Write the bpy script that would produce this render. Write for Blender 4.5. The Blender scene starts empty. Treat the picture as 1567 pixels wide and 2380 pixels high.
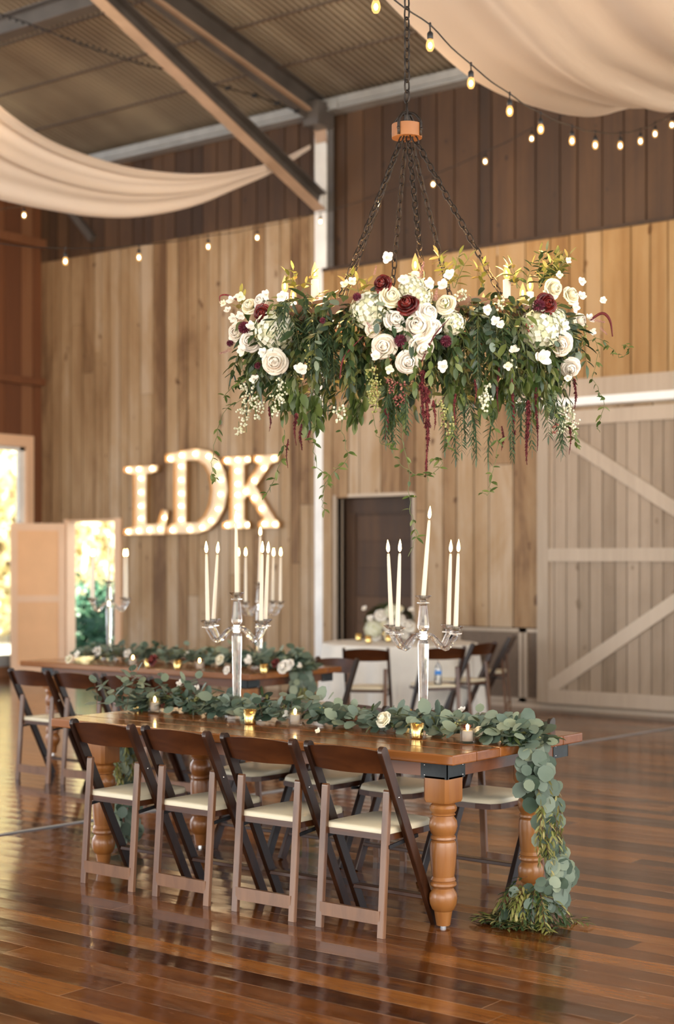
import bpy, math, random
from mathutils import Vector, Matrix, Euler, noise as mnoise
R = random.Random(7)
PI = math.pi
sc = bpy.context.scene
# ------------------------------------------------------------------ camera, light, exposure
F, U0, VH, H = 3580.0, 783.5, 1305.0, 1.576     # focal length in px, principal column, horizon row, eye height
YAW = math.radians(38.0)
SY, CY = math.sin(YAW), math.cos(YAW)
cam_d = bpy.data.cameras.new('camera'); cam = bpy.data.objects.new('camera', cam_d)
sc.collection.objects.link(cam); sc.camera = cam
cam.location = (0, 0, H); cam.rotation_euler = (PI/2, 0, YAW)
cam_d.sensor_fit = 'AUTO'; cam_d.sensor_width = 36; cam_d.lens = F/2380*36
cam_d.shift_y = (VH-1190)/2380
cam_d.clip_end = 300
cam_d.dof.use_dof = True; cam_d.dof.focus_distance = 6.5; cam_d.dof.aperture_fstop = 2.0
vs = sc.view_settings; vs.view_transform = 'Standard'; vs.look = 'None'; vs.gamma = 1; vs.exposure = 0.88; vs.use_curve_mapping = False
cy_ = sc.cycles
cy_.use_denoising = True; cy_.max_bounces = 10; cy_.transparent_max_bounces = 24; cy_.transmission_bounces = 10
cy_.diffuse_bounces = 4; cy_.glossy_bounces = 4; cy_.caustics_refractive = False; cy_.caustics_reflective = False
cy_.sample_clamp_indirect = 6
wd = bpy.data.worlds.new('world'); sc.world = wd; wd.use_nodes = True
bgn = wd.node_tree.nodes['Background']; bgn.inputs[0].default_value = (0.80, 0.90, 1.0, 1); bgn.inputs[1].default_value = 1.1
def lamp(name, kind, loc, energy, color, target=None, **kw):
    d = bpy.data.lights.new(name, kind); o = bpy.data.objects.new(name, d); sc.collection.objects.link(o)
    o.location = loc; d.energy = energy; d.color = color
    for k, v in kw.items(): setattr(d, k, v)
    if target is not None: o.rotation_euler = (Vector(target)-Vector(loc)).to_track_quat('-Z', 'Y').to_euler()
    return o
lamp('sun', 'SUN', (0, -20, 30), 24, (1.0, 0.93, 0.80), (-6, -2, 0), angle=0.02)
lamp('open_front_left_daylight', 'AREA', (-10.5, -5.8, 2.6), 330, (1.0, 0.93, 0.84), (-5, 5.5, 0.6), shape='RECTANGLE', size=7, size_y=4.0)
lamp('open_front_daylight', 'AREA', (1.5, -5.8, 3.0), 430, (1.0, 0.87, 0.72), (-8, 12, 2.2), shape='RECTANGLE', size=11, size_y=4.5)
lamp('open_side_daylight', 'AREA', (3.6, 5.0, 2.6), 260, (1.0, 0.86, 0.70), (-9, 9, 1.8), shape='RECTANGLE', size=7, size_y=4.0)
lamp('left_doors_daylight', 'AREA', (-16.3, 6.5, 2.0), 210, (0.86, 0.93, 1.0), (-7, 7.5, 0.8), shape='RECTANGLE', size=6, size_y=3.2)

# ------------------------------------------------------------------ a pixel of the photograph to a point of the place
def ray(u, v):
    c = (u-U0)/F
    return Vector((CY*c-SY, SY*c+CY, (VH-v)/F))
def at(u, v, cy): return Vector((0, 0, H))+ray(u, v)*cy
def onX(u, v, X): r = ray(u, v); return at(u, v, X/r.x)
def onY(u, v, Y): r = ray(u, v); return at(u, v, Y/r.y)
def onZ(u, v, Z): r = ray(u, v); return at(u, v, (Z-H)/r.z)
def W(cx, cy, z=0): return Vector((CY*cx-SY*cy, SY*cx+CY*cy, z))   # camera-aligned ground axes to building axes

# ------------------------------------------------------------------ mesh builder
class MB:
    def __init__(s): s.v = []; s.f = []; s.m = []; s.r = []
    def add(s, vs_, fs, r=None, m=0, M=None):
        k = len(s.v); r = R.random() if r is None else r
        if M is not None: vs_ = [M @ Vector(p) for p in vs_]
        s.v.extend([tuple(p) for p in vs_])
        for f in fs: s.f.append([i+k for i in f]); s.m.append(m); s.r.append(r)
    def box(s, a, b, r=None, m=0, M=None):
        x0, y0, z0 = a; x1, y1, z1 = b
        s.add([(x0,y0,z0),(x1,y0,z0),(x1,y1,z0),(x0,y1,z0),(x0,y0,z1),(x1,y0,z1),(x1,y1,z1),(x0,y1,z1)],
              [(0,3,2,1),(4,5,6,7),(0,1,5,4),(1,2,6,5),(2,3,7,6),(3,0,4,7)], r, m, M)
    def bar(s, p, q, w, d, up=(0,0,1), r=None, m=0, x0=0, rnd_top=False):
        # rectangular bar from p to q; w along side, d along 'up'-ish
        p = Vector(p); q = Vector(q); t = (q-p); L = t.length; t.normalize()
        sd = t.cross(Vector(up)).normalized(); u = sd.cross(t).normalized()
        M = Matrix(((sd.x,u.x,t.x,p.x),(sd.y,u.y,t.y,p.y),(sd.z,u.z,t.z,p.z),(0,0,0,1)))
        b = min(w, d)*0.12
        pts = []; pr = [(-w/2+b,-d/2),(w/2-b,-d/2),(w/2,-d/2+b),(w/2,d/2-b),(w/2-b,d/2),(-w/2+b,d/2),(-w/2,d/2-b),(-w/2,-d/2+b)]
        zs = [(0,1),(L,1)]
        if rnd_top: zs = [(0,1)]+[(L-d/2+math.sin(a)*d/2, math.cos(a)) for a in [0,.35,.7,1.05,1.3,1.5]]
        for z, k in zs: pts += [(x, y*k, z) for x, y in pr]
        n = 8; fs = []
        for i in range(len(zs)-1):
            for j in range(n): fs.append((i*n+j, i*n+(j+1)%n, (i+1)*n+(j+1)%n, (i+1)*n+j))
        fs.append(tuple(reversed(range(n)))); fs.append(tuple(range((len(zs)-1)*n, len(zs)*n)))
        s.add(pts, fs, r, m, M)
    def tube(s, pts, rad, n=6, r=None, m=0, closed=False, cap=True):
        pts = [Vector(p) for p in pts]; N = len(pts)
        rad = rad if isinstance(rad, (list, tuple)) else [rad]*N
        vs_ = []; prev = None
        for i, p in enumerate(pts):
            if closed: t = pts[(i+1)%N]-pts[i-1]
            else: t = pts[min(i+1, N-1)]-pts[max(i-1, 0)]
            if t.length < 1e-9: t = Vector((0,0,1))
            t.normalize()
            a = prev if prev is not None else (Vector((1,0,0)) if abs(t.x) < .8 else Vector((0,1,0)))
            a = (a-t*a.dot(t)).normalized(); prev = a; b = t.cross(a)
            for k in range(n):
                an = 2*PI*k/n
                vs_.append(p+(a*math.cos(an)+b*math.sin(an))*rad[i])
        fs = []
        for i in range(N if closed else N-1):
            j = (i+1) % N
            for k in range(n): fs.append((i*n+k, i*n+(k+1)%n, j*n+(k+1)%n, j*n+k))
        if cap and not closed: fs.append(tuple(reversed(range(n)))); fs.append(tuple(range((N-1)*n, N*n)))
        s.add(vs_, fs, r, m)
    def lathe(s, prof, n=20, c=(0,0,0), r=None, m=0, M=None, rfun=None):
        vs_ = []
        for (q, z) in prof:
            for k in range(n):
                a = 2*PI*k/n; qq = q*(rfun(a) if rfun else 1)
                vs_.append((c[0]+qq*math.cos(a), c[1]+qq*math.sin(a), c[2]+z))
        fs = []
        for i in range(len(prof)-1):
            for k in range(n): fs.append((i*n+k, i*n+(k+1)%n, (i+1)*n+(k+1)%n, (i+1)*n+k))
        if prof[0][0] > 1e-6: fs.append(tuple(reversed(range(n))))
        if prof[-1][0] > 1e-6: fs.append(tuple(range((len(prof)-1)*n, len(prof)*n)))
        s.add(vs_, fs, r, m, M)
    def ball(s, c, rad, n=8, k=5, r=None, m=0):
        rx, ry, rz = rad if isinstance(rad, (tuple, list)) else (rad,)*3
        vs_ = []
        for i in range(k+1):
            th = PI*i/k
            for j in range(n):
                a = 2*PI*j/n; vs_.append((c[0]+rx*math.sin(th)*math.cos(a), c[1]+ry*math.sin(th)*math.sin(a), c[2]-rz*math.cos(th)))
        s.add(vs_, [(i*n+j, i*n+(j+1)%n, (i+1)*n+(j+1)%n, (i+1)*n+j) for i in range(k) for j in range(n)], r, m)
    def leaf(s, p, d, n, L, Wd, kind='lance', r=None, m=0, curl=.25):
        p = Vector(p); d = Vector(d).normalized(); n = Vector(n)
        n = n-d*n.dot(d)
        if n.length < 1e-4: n = Vector((.3,.2,1)); n = n-d*n.dot(d)
        n.normalize(); sd = d.cross(n); c = curl*L
        if kind == 'round':
            vs_ = [p+d*L*.5+n*(-.06*L)]
            for k in range(9):
                a = 2*PI*k/9
                rr = 1.0+(.10 if k == 0 else 0)
                vs_.append(p+d*(L*.5+L*.5*rr*math.cos(a))+sd*(Wd*.5*math.sin(a))+n*(-c*(.5+.5*math.cos(a))**2))
            s.add(vs_, [(0, k+1, (k+1)%9+1) for k in range(9)], r, m)
        else:
            w = Wd/2
            vs_ = [p]
            for t, k in ((.28, .85), (.6, .9), (.85, .45)):
                q = p+d*L*t-n*(c*t*t)
                vs_ += [q+sd*w*k+n*w*.25, q, q-sd*w*k+n*w*.25]
            vs_.append(p+d*L-n*c)
            s.add(vs_, [(0,1,2),(0,2,3),(1,4,5,2),(2,5,6,3),(4,7,8,5),(5,8,9,6),(7,10,8),(8,10,9)], r, m)
    def build(s, name, mats, parent=None, smooth=True, loc=None, auto=None):
        me = bpy.data.meshes.new(name)
        me.from_pydata(s.v, [], s.f)
        mats = mats if isinstance(mats, (list, tuple)) else [mats]
        for m in mats: me.materials.append(m)
        if len(mats) > 1: me.polygons.foreach_set('material_index', s.m)
        at_ = me.attributes.new('rnd', 'FLOAT', 'FACE'); at_.data.foreach_set('value', s.r)
        me.polygons.foreach_set('use_smooth', [smooth]*len(s.f))
        me.update()
        o = bpy.data.objects.new(name, me); sc.collection.objects.link(o)
        if auto:
            try:
                me.set_sharp_from_angle(angle=auto)
            except Exception: pass
        if parent: o.parent = parent
        if loc is not None: o.location = loc
        return o
def tag(o, label=None, cat=None, group=None, kind=None):
    if label: o['label'] = label
    if cat: o['category'] = cat
    if group: o['group'] = group
    if kind: o['kind'] = kind
    return o
def empty(name, loc=(0,0,0), rz=0, label=None, cat=None, group=None, kind=None):
    o = bpy.data.objects.new(name, None); sc.collection.objects.link(o)
    o.location = loc; o.rotation_euler = (0, 0, rz); o.empty_display_size = .05
    return tag(o, label, cat, group, kind)
def kids(o): return [c for c in ALLO() if c.parent == o]
def ALLO(): return sc.collection.objects
def copy_tree(o, parent=None):
    c = o.copy(); sc.collection.objects.link(c); c.parent = parent
    for ch in list(o.children): copy_tree(ch, c)
    return c
def put(mesh_obj_proto, parent, M, name=None):
    c = mesh_obj_proto.copy(); sc.collection.objects.link(c); c.parent = parent; c.matrix_local = M
    if name: c.name = name
    return c
def facing(p, d, scale=1.0, spin=0.0):
    q = Vector(d).to_track_quat('Z', 'Y').to_matrix().to_4x4()
    return Matrix.Translation(Vector(p)) @ q @ Matrix.Rotation(spin, 4, 'Z') @ Matrix.Scale(scale, 4)

# ------------------------------------------------------------------ materials
def ntree(name):
    m = bpy.data.materials.new(name); m.use_nodes = True
    t = m.node_tree; b = t.nodes['Principled BSDF']
    return m, t, b
def ramp(t, fac, cols):
    n = t.nodes.new('ShaderNodeValToRGB'); e = n.color_ramp.elements
    while len(e) < len(cols): e.new(.5)
    for i, c in enumerate(cols):
        e[i].position = c[0]; e[i].color = (*c[1], 1)
    t.links.new(fac, n.inputs[0]); return n.outputs[0]
def math_(t, op, a, b=None, clamp=False):
    n = t.nodes.new('ShaderNodeMath'); n.operation = op; n.use_clamp = clamp
    for i, x in enumerate((a, b)):
        if x is None: continue
        if isinstance(x, (int, float)): n.inputs[i].default_value = x
        else: t.links.new(x, n.inputs[i])
    return n.outputs[0]
def coords(t, scale=(1,1,1), kind='Object', rot=(0,0,0)):
    c = t.nodes.new('ShaderNodeTexCoord'); mp = t.nodes.new('ShaderNodeMapping')
    mp.inputs['Scale'].default_value = scale; mp.inputs['Rotation'].default_value = rot
    t.links.new(c.outputs[kind], mp.inputs[0]); return mp.outputs[0]
def noise(t, vec, scale=1, detail=4, rough=.55, dist=0):
    n = t.nodes.new('ShaderNodeTexNoise'); n.inputs['Scale'].default_value = scale; n.inputs['Detail'].default_value = detail
    n.inputs['Roughness'].default_value = rough; n.inputs['Distortion'].default_value = dist
    t.links.new(vec, n.inputs['Vector']); return n.outputs['Fac']
def attr(t, name='rnd'):
    n = t.nodes.new('ShaderNodeAttribute'); n.attribute_name = name; return n.outputs['Fac']
def bump(t, b, h, strength=.3, dist=.01):
    n = t.nodes.new('ShaderNodeBump'); n.inputs['Strength'].default_value = strength; n.inputs['Distance'].default_value = dist
    t.links.new(h, n.inputs['Height']); t.links.new(n.outputs[0], b.inputs['Normal'])
def plain(name, col, rough=.5, metal=0, spec=.5, var=.0, vs_=30, coat=0):
    m, t, b = ntree(name)
    b.inputs['Roughness'].default_value = rough; b.inputs['Metallic'].default_value = metal
    b.inputs['Specular IOR Level'].default_value = spec; b.inputs['Coat Weight'].default_value = coat
    d = tuple(max(0, x*(1-var)) for x in col); e = tuple(min(1, x*(1+var)) for x in col)
    f = noise(t, coords(t, (vs_,)*3), 1, 3)
    t.links.new(ramp(t, f, [(.3, d), (.7, e)]), b.inputs['Base Color'])
    return m
def wood(name, cols, grain=(30,30,1.5), rough=.5, wr=.5, wn=.5, coat=0, spec=.5, bmp=.2, knots=0, rv=.15):
    m, t, b = ntree(name)
    vec = coords(t, grain)
    f = noise(t, vec, 1, 5, .6, .6)
    big = noise(t, coords(t, tuple(g*.12 for g in grain)), 1, 3)
    x = math_(t, 'ADD', math_(t, 'MULTIPLY', attr(t), wr), math_(t, 'MULTIPLY', math_(t, 'ADD', math_(t, 'MULTIPLY', f, .6), math_(t, 'MULTIPLY', big, .5)), wn), True)
    if knots:   # weather stains, streaks and knots
        st = noise(t, coords(t, (1.6,1.6,.55)), 1.0, 6, .68, .8); x = math_(t, 'ADD', x, math_(t, 'MULTIPLY', math_(t, 'SUBTRACT', st, .5), knots))
        kn = noise(t, coords(t, (9,9,5)), 1.0, 2, .4); x = math_(t, 'SUBTRACT', x, math_(t, 'MULTIPLY', math_(t, 'GREATER_THAN', kn, .735), .35))
    n = len(cols)
    t.links.new(ramp(t, x, [(.27+.46*i/(n-1), c) for i, c in enumerate(cols)]), b.inputs['Base Color'])
    rr = math_(t, 'ADD', math_(t, 'MULTIPLY', f, rv), rough-rv*.5)
    t.links.new(rr, b.inputs['Roughness'])
    b.inputs['Coat Weight'].default_value = coat; b.inputs['Coat Roughness'].default_value = .12
    b.inputs['Specular IOR Level'].default_value = spec
    if bmp: bump(t, b, f, bmp, .004)
    return m
def leafm(name, cols, trans=.25, rough=.45):
    m, t, b = ntree(name)
    x = math_(t, 'ADD', math_(t, 'MULTIPLY', attr(t), .8), math_(t, 'MULTIPLY', noise(t, coords(t, (14,)*3), 1, 2), .25), True)
    n = len(cols)
    c = ramp(t, x, [(.08+.84*i/(n-1), k) for i, k in enumerate(cols)])
    t.links.new(c, b.inputs['Base Color']); b.inputs['Roughness'].default_value = rough
    tr = t.nodes.new('ShaderNodeBsdfTranslucent'); t.links.new(c, tr.inputs[0])
    mx = t.nodes.new('ShaderNodeMixShader'); mx.inputs[0].default_value = trans
    t.links.new(b.outputs[0], mx.inputs[1]); t.links.new(tr.outputs[0], mx.inputs[2])
    t.links.new(mx.outputs[0], t.nodes['Material Output'].inputs[0])
    return m
def emit(name, col, strength, mixt=0.0):
    m = bpy.data.materials.new(name); m.use_nodes = True; t = m.node_tree; t.nodes.clear()
    e = t.nodes.new('ShaderNodeEmission'); e.inputs[0].default_value = (*col, 1); e.inputs[1].default_value = strength
    o = t.nodes.new('ShaderNodeOutputMaterial')
    if mixt:
        tr = t.nodes.new('ShaderNodeBsdfTransparent'); mx = t.nodes.new('ShaderNodeMixShader'); mx.inputs[0].default_value = mixt
        t.links.new(e.outputs[0], mx.inputs[1]); t.links.new(tr.outputs[0], mx.inputs[2]); t.links.new(mx.outputs[0], o.inputs[0])
    else: t.links.new(e.outputs[0], o.inputs[0])
    return m
def thin_glass(name, tint=(.95,.97,.97), gloss=.12, rough=.02):
    m = bpy.data.materials.new(name); m.use_nodes = True; t = m.node_tree; t.nodes.clear()
    g = t.nodes.new('ShaderNodeBsdfGlossy'); g.inputs['Roughness'].default_value = rough
    tr = t.nodes.new('ShaderNodeBsdfTransparent'); tr.inputs[0].default_value = (*tint, 1)
    fr = t.nodes.new('ShaderNodeFresnel'); fr.inputs[0].default_value = 1.5
    mx = t.nodes.new('ShaderNodeMixShader'); o = t.nodes.new('ShaderNodeOutputMaterial')
    t.links.new(math_(t, 'ADD', fr.outputs[0], gloss, True), mx.inputs[0])
    t.links.new(tr.outputs[0], mx.inputs[1]); t.links.new(g.outputs[0], mx.inputs[2]); t.links.new(mx.outputs[0], o.inputs[0])
    return m
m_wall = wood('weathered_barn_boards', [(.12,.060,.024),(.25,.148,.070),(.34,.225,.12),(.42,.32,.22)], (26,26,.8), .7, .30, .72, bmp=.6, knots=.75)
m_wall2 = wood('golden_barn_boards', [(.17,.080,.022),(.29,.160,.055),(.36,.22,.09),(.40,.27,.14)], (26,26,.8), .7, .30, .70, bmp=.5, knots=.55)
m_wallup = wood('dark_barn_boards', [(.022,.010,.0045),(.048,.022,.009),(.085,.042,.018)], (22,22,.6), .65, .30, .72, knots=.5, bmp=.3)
m_wallleft = wood('red_brown_barn_boards', [(.10,.035,.014),(.17,.062,.022),(.22,.10,.045)], (16,16,.8), .7, .5, .55, bmp=.3)
m_dark = plain('dark_gap', (.012,.009,.007), .9)
m_door = wood('pale_painted_door_wood', [(.34,.27,.20),(.44,.36,.28),(.50,.42,.33)], (20,20,1.2), .6, .3, .6, bmp=.2)
m_doorp = wood('grey_door_boards', [(.20,.145,.095),(.30,.23,.165),(.38,.30,.225)], (22,22,1.0), .65, .35, .62, knots=.5, bmp=.3)
m_peach = plain('peach_panel_paint', (.74,.43,.22), .5, var=.06, vs_=2)
m_peachf = plain('pale_peach_frame_paint', (.74,.50,.33), .5, var=.05, vs_=2)
m_steel = plain('grey_painted_steel', (.085,.075,.068), .38, var=.25, vs_=3)
m_steelL = plain('galvanised_steel', (.36,.37,.37), .42, metal=.3, var=.12, vs_=5)
m_steelW = plain('daylit_pale_steel', (.80,.81,.80), .4, var=.08, vs_=4)  # daylight on column flange, jamb and window frame put into the pale tone
m_track = plain('white_painted_track', (.85,.87,.86), .4, var=.03)
m_grille = plain('brown_grey_grille', (.20,.14,.095), .6, var=.15)
m_black = plain('black_metal', (.018,.018,.020), .42, metal=.4, var=.2)
m_iron = plain('wrought_iron', (.022,.017,.014), .5, metal=.6, var=.4, vs_=60)
m_bracket = plain('blackened_steel_bracket', (.022,.028,.032), .38, metal=.5, var=.2)
m_chrome = plain('bright_steel', (.7,.7,.7), .2, metal=1)
m_chrome2 = plain('polished_chrome', (.82,.82,.84), .08, metal=1)
m_table = wood('honey_pine_tabletop', [(.10,.030,.007),(.19,.062,.014),(.30,.115,.030)], (1.5,22,22), .15, .5, .5, coat=.08, bmp=.05, spec=.45)
m_tedge = wood('honey_pine_leg', [(.12,.038,.009),(.22,.078,.018),(.32,.135,.036)], (25,25,2.0), .34, .3, .7, coat=.25, bmp=.12)
m_apron = wood('red_brown_apron', [(.07,.020,.006),(.14,.042,.011),(.19,.065,.018)], (2,22,22), .35, .4, .6, coat=.2, bmp=.05)
m_chair = wood('fruitwood_chair', [(.006,.003,.002),(.016,.006,.003),(.045,.015,.006)], (22,22,3), .32, .3, .8, coat=.08, bmp=.04)
m_slat = wood('fruitwood_back_slat', [(.018,.006,.003),(.050,.015,.005),(.12,.038,.010)], (3,13,13), .30, .2, .8, coat=.12, bmp=.04)
m_rleg = wood('daylit_fruitwood', [(.025,.009,.004),(.085,.032,.012),(.22,.10,.042)], (9,9,2.2), .36, .3, .8, coat=.55, bmp=.04)  # rear legs and stretcher: daylight sheen put into a lighter brown
m_seat = plain('ivory_vinyl', (.66,.60,.44), .38, var=.05, vs_=6)
m_cloth = plain('white_linen', (.72,.70,.64), .8, var=.05, vs_=5)
m_wax = leafm('ivory_wax', [(.80,.72,.58),(.86,.80,.68)], .25, .4)
m_wick = plain('wick', (.02,.015,.01), .9)
m_flame = emit('flame', (1.0, .62, .22), 26)
m_bulbglass = emit('amber_bulb_glow', (1.0, .50, .15), 1.5, .62)
m_fil = emit('filament', (1.0, .74, .40), 32)
m_fil2 = emit('candle_bulb_filament', (1.0, .70, .36), 40)
m_cbulb = emit('candle_bulb_glow', (1.0, .50, .15), 1.7, .72)
m_mbulb = emit('marquee_bulb', (1.0, .78, .48), 17)
m_letter = plain('cream_letter_face', (.74,.62,.45), .45, var=.04)
m_rim = plain('letter_rim', (.40,.22,.09), .4, metal=.2, var=.1)
m_gold = plain('mercury_gold', (.80,.58,.22), .20, metal=1, var=.25, vs_=120)
m_ringwood = wood('chandelier_wood', [(.11,.042,.013),(.19,.075,.022),(.26,.115,.036)], (8,8,20), .5, .4, .6, bmp=.2)
m_sleeve = leafm('ivory_candle_sleeve', [(.78,.72,.62),(.84,.80,.72)], .2, .5)
m_petal = leafm('white_petals', [(.84,.80,.70),(.88,.86,.80),(.88,.82,.74)], .16, .5)
m_petalc = leafm('cream_petals', [(.82,.78,.56),(.86,.83,.68),(.84,.76,.54)], .16, .5)
m_blush = leafm('blush_petals', [(.87,.82,.70),(.88,.84,.74),(.87,.77,.66)], .16, .5)
m_hyd = leafm('hydrangea_petals', [(.58,.60,.38),(.78,.79,.62),(.87,.87,.78)], .25, .55)
m_red = leafm('oxblood_petals', [(.05,.004,.004),(.13,.010,.008),(.20,.018,.012)], .15, .45)
m_plum = leafm('plum_florets', [(.07,.010,.022),(.15,.022,.045),(.28,.07,.11)], .15, .6)
m_pink = leafm('dusty_pink_plume', [(.42,.20,.20),(.58,.34,.32),(.66,.44,.40)], .25, .7)
m_amar = leafm('crimson_amaranthus', [(.045,.005,.008),(.10,.010,.014),(.19,.028,.03)], .12, .8)
m_euc = leafm('eucalyptus_leaves', [(.026,.052,.030),(.085,.130,.095),(.16,.215,.165),(.25,.30,.20)], .15, .5)
m_rus = leafm('dark_green_leaves', [(.012,.028,.010),(.030,.058,.020),(.060,.095,.035),(.15,.16,.045)], .2, .4)
m_pep = leafm('pepper_tree_leaves', [(.022,.045,.022),(.045,.085,.042),(.08,.13,.065)], .2, .5)
m_yel = leafm('yellow_green_leaves', [(.14,.17,.035),(.26,.27,.07),(.42,.36,.14)], .30, .45)
m_vine = leafm('vine_leaves', [(.035,.065,.015),(.085,.13,.03),(.17,.21,.06)], .25, .4)
m_berry = leafm('seed_berries', [(.20,.22,.05),(.34,.34,.10),(.45,.45,.20)], .1, .5)
m_wberry = leafm('white_blossom_buds', [(.70,.72,.50),(.84,.84,.70)], .25, .6)
m_pberry = leafm('pink_pepper_berries', [(.12,.022,.022),(.22,.06,.045),(.36,.16,.11)], .1, .4)
m_stem = plain('green_stem', (.10,.12,.035), .6, var=.3)
m_rstem = plain('red_brown_twig', (.12,.04,.015), .6, var=.3)
m_bark = plain('bark', (.16,.11,.07), .9, var=.3, vs_=8)
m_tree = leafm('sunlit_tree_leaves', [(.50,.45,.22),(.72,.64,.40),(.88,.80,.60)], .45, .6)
m_bush = leafm('bush_leaves', [(.012,.055,.028),(.03,.10,.055),(.07,.17,.09)], .25, .5)
m_ground = plain('gravel_ground', (.40,.38,.34), .9, var=.2, vs_=4)
m_wt = plain('clear_water', (.8,.85,.9), .1)
m_blue = plain('blue_label', (.05,.25,.70), .5)
m_glass = thin_glass('thin_clear_glass')
m_wglass = thin_glass('window_glass', (.97,.98,.98), .02)
def crystal():
    m, t, b = ntree('clear_crystal')
    b.inputs['Base Color'].default_value = (1, 1, 1, 1); b.inputs['Roughness'].default_value = .02
    b.inputs['Transmission Weight'].default_value = 1; b.inputs['IOR'].default_value = 1.5
    tr = t.nodes.new('ShaderNodeBsdfTransparent'); tr.inputs[0].default_value = (1,1,1,1)
    mx = t.nodes.new('ShaderNodeMixShader'); mx.inputs[0].default_value = .25
    t.links.new(b.outputs[0], mx.inputs[1]); t.links.new(tr.outputs[0], mx.inputs[2])
    t.links.new(mx.outputs[0], t.nodes['Material Output'].inputs[0])
    return m
m_crys = crystal()
def fabric():
    m, t, b = ntree('sheer_ivory_fabric')
    c = (.86, .74, .62); b.inputs['Base Color'].default_value = (*c, 1); b.inputs['Roughness'].default_value = .8
    tr = t.nodes.new('ShaderNodeBsdfTranslucent'); tr.inputs[0].default_value = (.80,.70,.60,1)
    mx = t.nodes.new('ShaderNodeMixShader'); mx.inputs[0].default_value = .45
    bump(t, b, noise(t, coords(t, (7,1.2,1.2)), 1, 4), .5, .03)
    t.links.new(b.outputs[0], mx.inputs[1]); t.links.new(tr.outputs[0], mx.inputs[2])
    t.links.new(mx.outputs[0], t.nodes['Material Output'].inputs[0]); return m
m_fab = fabric()
def floorm():
    m, t, b = ntree('polished_plank_floor')
    c = t.nodes.new('ShaderNodeTexCoord'); sp = t.nodes.new('ShaderNodeSeparateXYZ'); t.links.new(c.outputs['Object'], sp.inputs[0])
    PW = .135
    row = math_(t, 'DIVIDE', sp.outputs[1], PW); ri = math_(t, 'FLOOR', row); fr = math_(t, 'FRACT', row)
    wn = t.nodes.new('ShaderNodeTexWhiteNoise'); wn.noise_dimensions = '1D'; t.links.new(ri, wn.inputs['W'])
    px = math_(t, 'ADD', math_(t, 'DIVIDE', sp.outputs[0], 3.1), math_(t, 'MULTIPLY', wn.outputs['Value'], 7))
    pi_ = math_(t, 'FLOOR', px); pf = math_(t, 'FRACT', px)
    cb = t.nodes.new('ShaderNodeCombineXYZ'); t.links.new(ri, cb.inputs[0]); t.links.new(pi_, cb.inputs[1])
    w2 = t.nodes.new('ShaderNodeTexWhiteNoise'); w2.noise_dimensions = '2D'; t.links.new(cb.outputs[0], w2.inputs['Vector'])
    mp = t.nodes.new('ShaderNodeMapping'); mp.inputs['Scale'].default_value = (1.3, 16, 1); t.links.new(c.outputs['Object'], mp.inputs[0])
    g = noise(t, mp.outputs[0], 1.6, 6, .65, 1.2)
    blot = noise(t, coords(t, (1.6, 5.5, 1)), 1.7, 5, .7)
    x = math_(t, 'ADD', math_(t, 'MULTIPLY', w2.outputs['Value'], .42), math_(t, 'ADD', math_(t, 'MULTIPLY', g, .42), math_(t, 'MULTIPLY', blot, .45)))
    x = math_(t, 'SUBTRACT', x, .10)
    col = ramp(t, x, [(.16, (.012,.004,.002)), (.40, (.052,.015,.004)), (.60, (.15,.046,.008)), (.85, (.29,.105,.020))])
    edge = math_(t, 'ADD', math_(t, 'LESS_THAN', fr, .030), math_(t, 'LESS_THAN', pf, .0012), True)
    mx = t.nodes.new('ShaderNodeMix'); mx.data_type = 'RGBA'; t.links.new(math_(t, 'MULTIPLY', edge, .75), mx.inputs[0])
    t.links.new(col, mx.inputs[6])
    ed = noise(t, coords(t, (2.2, .5, 1)), 1.5, 3)
    t.links.new(ramp(t, ed, [(.40, (.02,.008,.004)), (.60, (.42,.24,.13))]), mx.inputs[7])  # light stretches along the joints are glints painted into the colour
    # pale scratches
    scr = noise(t, coords(t, (9, 60, 1), rot=(0,0,.25)), 1.0, 2, .5)
    m2 = t.nodes.new('ShaderNodeMix'); m2.data_type = 'RGBA'
    t.links.new(math_(t, 'MULTIPLY', math_(t, 'GREATER_THAN', scr, .735), .35), m2.inputs[0])
    t.links.new(mx.outputs[2], m2.inputs[6]); m2.inputs[7].default_value = (.40,.27,.18,1)
    t.links.new(m2.outputs[2], b.inputs['Base Color'])
    rg = noise(t, coords(t, (1.2, 5, 1)), 2.0, 5, .65)
    t.links.new(math_(t, 'ADD', math_(t, 'MULTIPLY', rg, .22), .03), b.inputs['Roughness'])
    b.inputs['Specular IOR Level'].default_value = .38
    cup = math_(t, 'MULTIPLY', math_(t, 'POWER', math_(t, 'ABSOLUTE', math_(t, 'SUBTRACT', fr, .5)), 2), 1.6)
    hgt = math_(t, 'ADD', math_(t, 'ADD', math_(t, 'MULTIPLY', edge, -1.0), cup), math_(t, 'MULTIPLY', noise(t, coords(t, (3, 9, 1)), 1, 3), .9))
    bump(t, b, hgt, .22, .008)
    return m
m_floor = floorm()

for i, (x, y, z) in enumerate(((-13.5, 11.5, 5.2), (-8.6, 12.6, 5.3), (-11.2, 8.6, 5.6), (-6.8, 9.0, 4.7))):
    lamp('string_warm_fill', 'POINT', (x, y, z), 26, (1.0, .62, .30), shadow_soft_size=.25)  # added warm fill near the strings, lifting the roof tone
m_steelD = plain('dark_brown_steel', (.10,.07,.05), .6, var=.2)  # dark brown tone for the thin roof purlins
m_steelP = plain('pinkish_steel', (.38,.26,.18), .4, var=.12, vs_=3)  # lighter and pinker than the webs, for the bottom flanges
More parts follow.
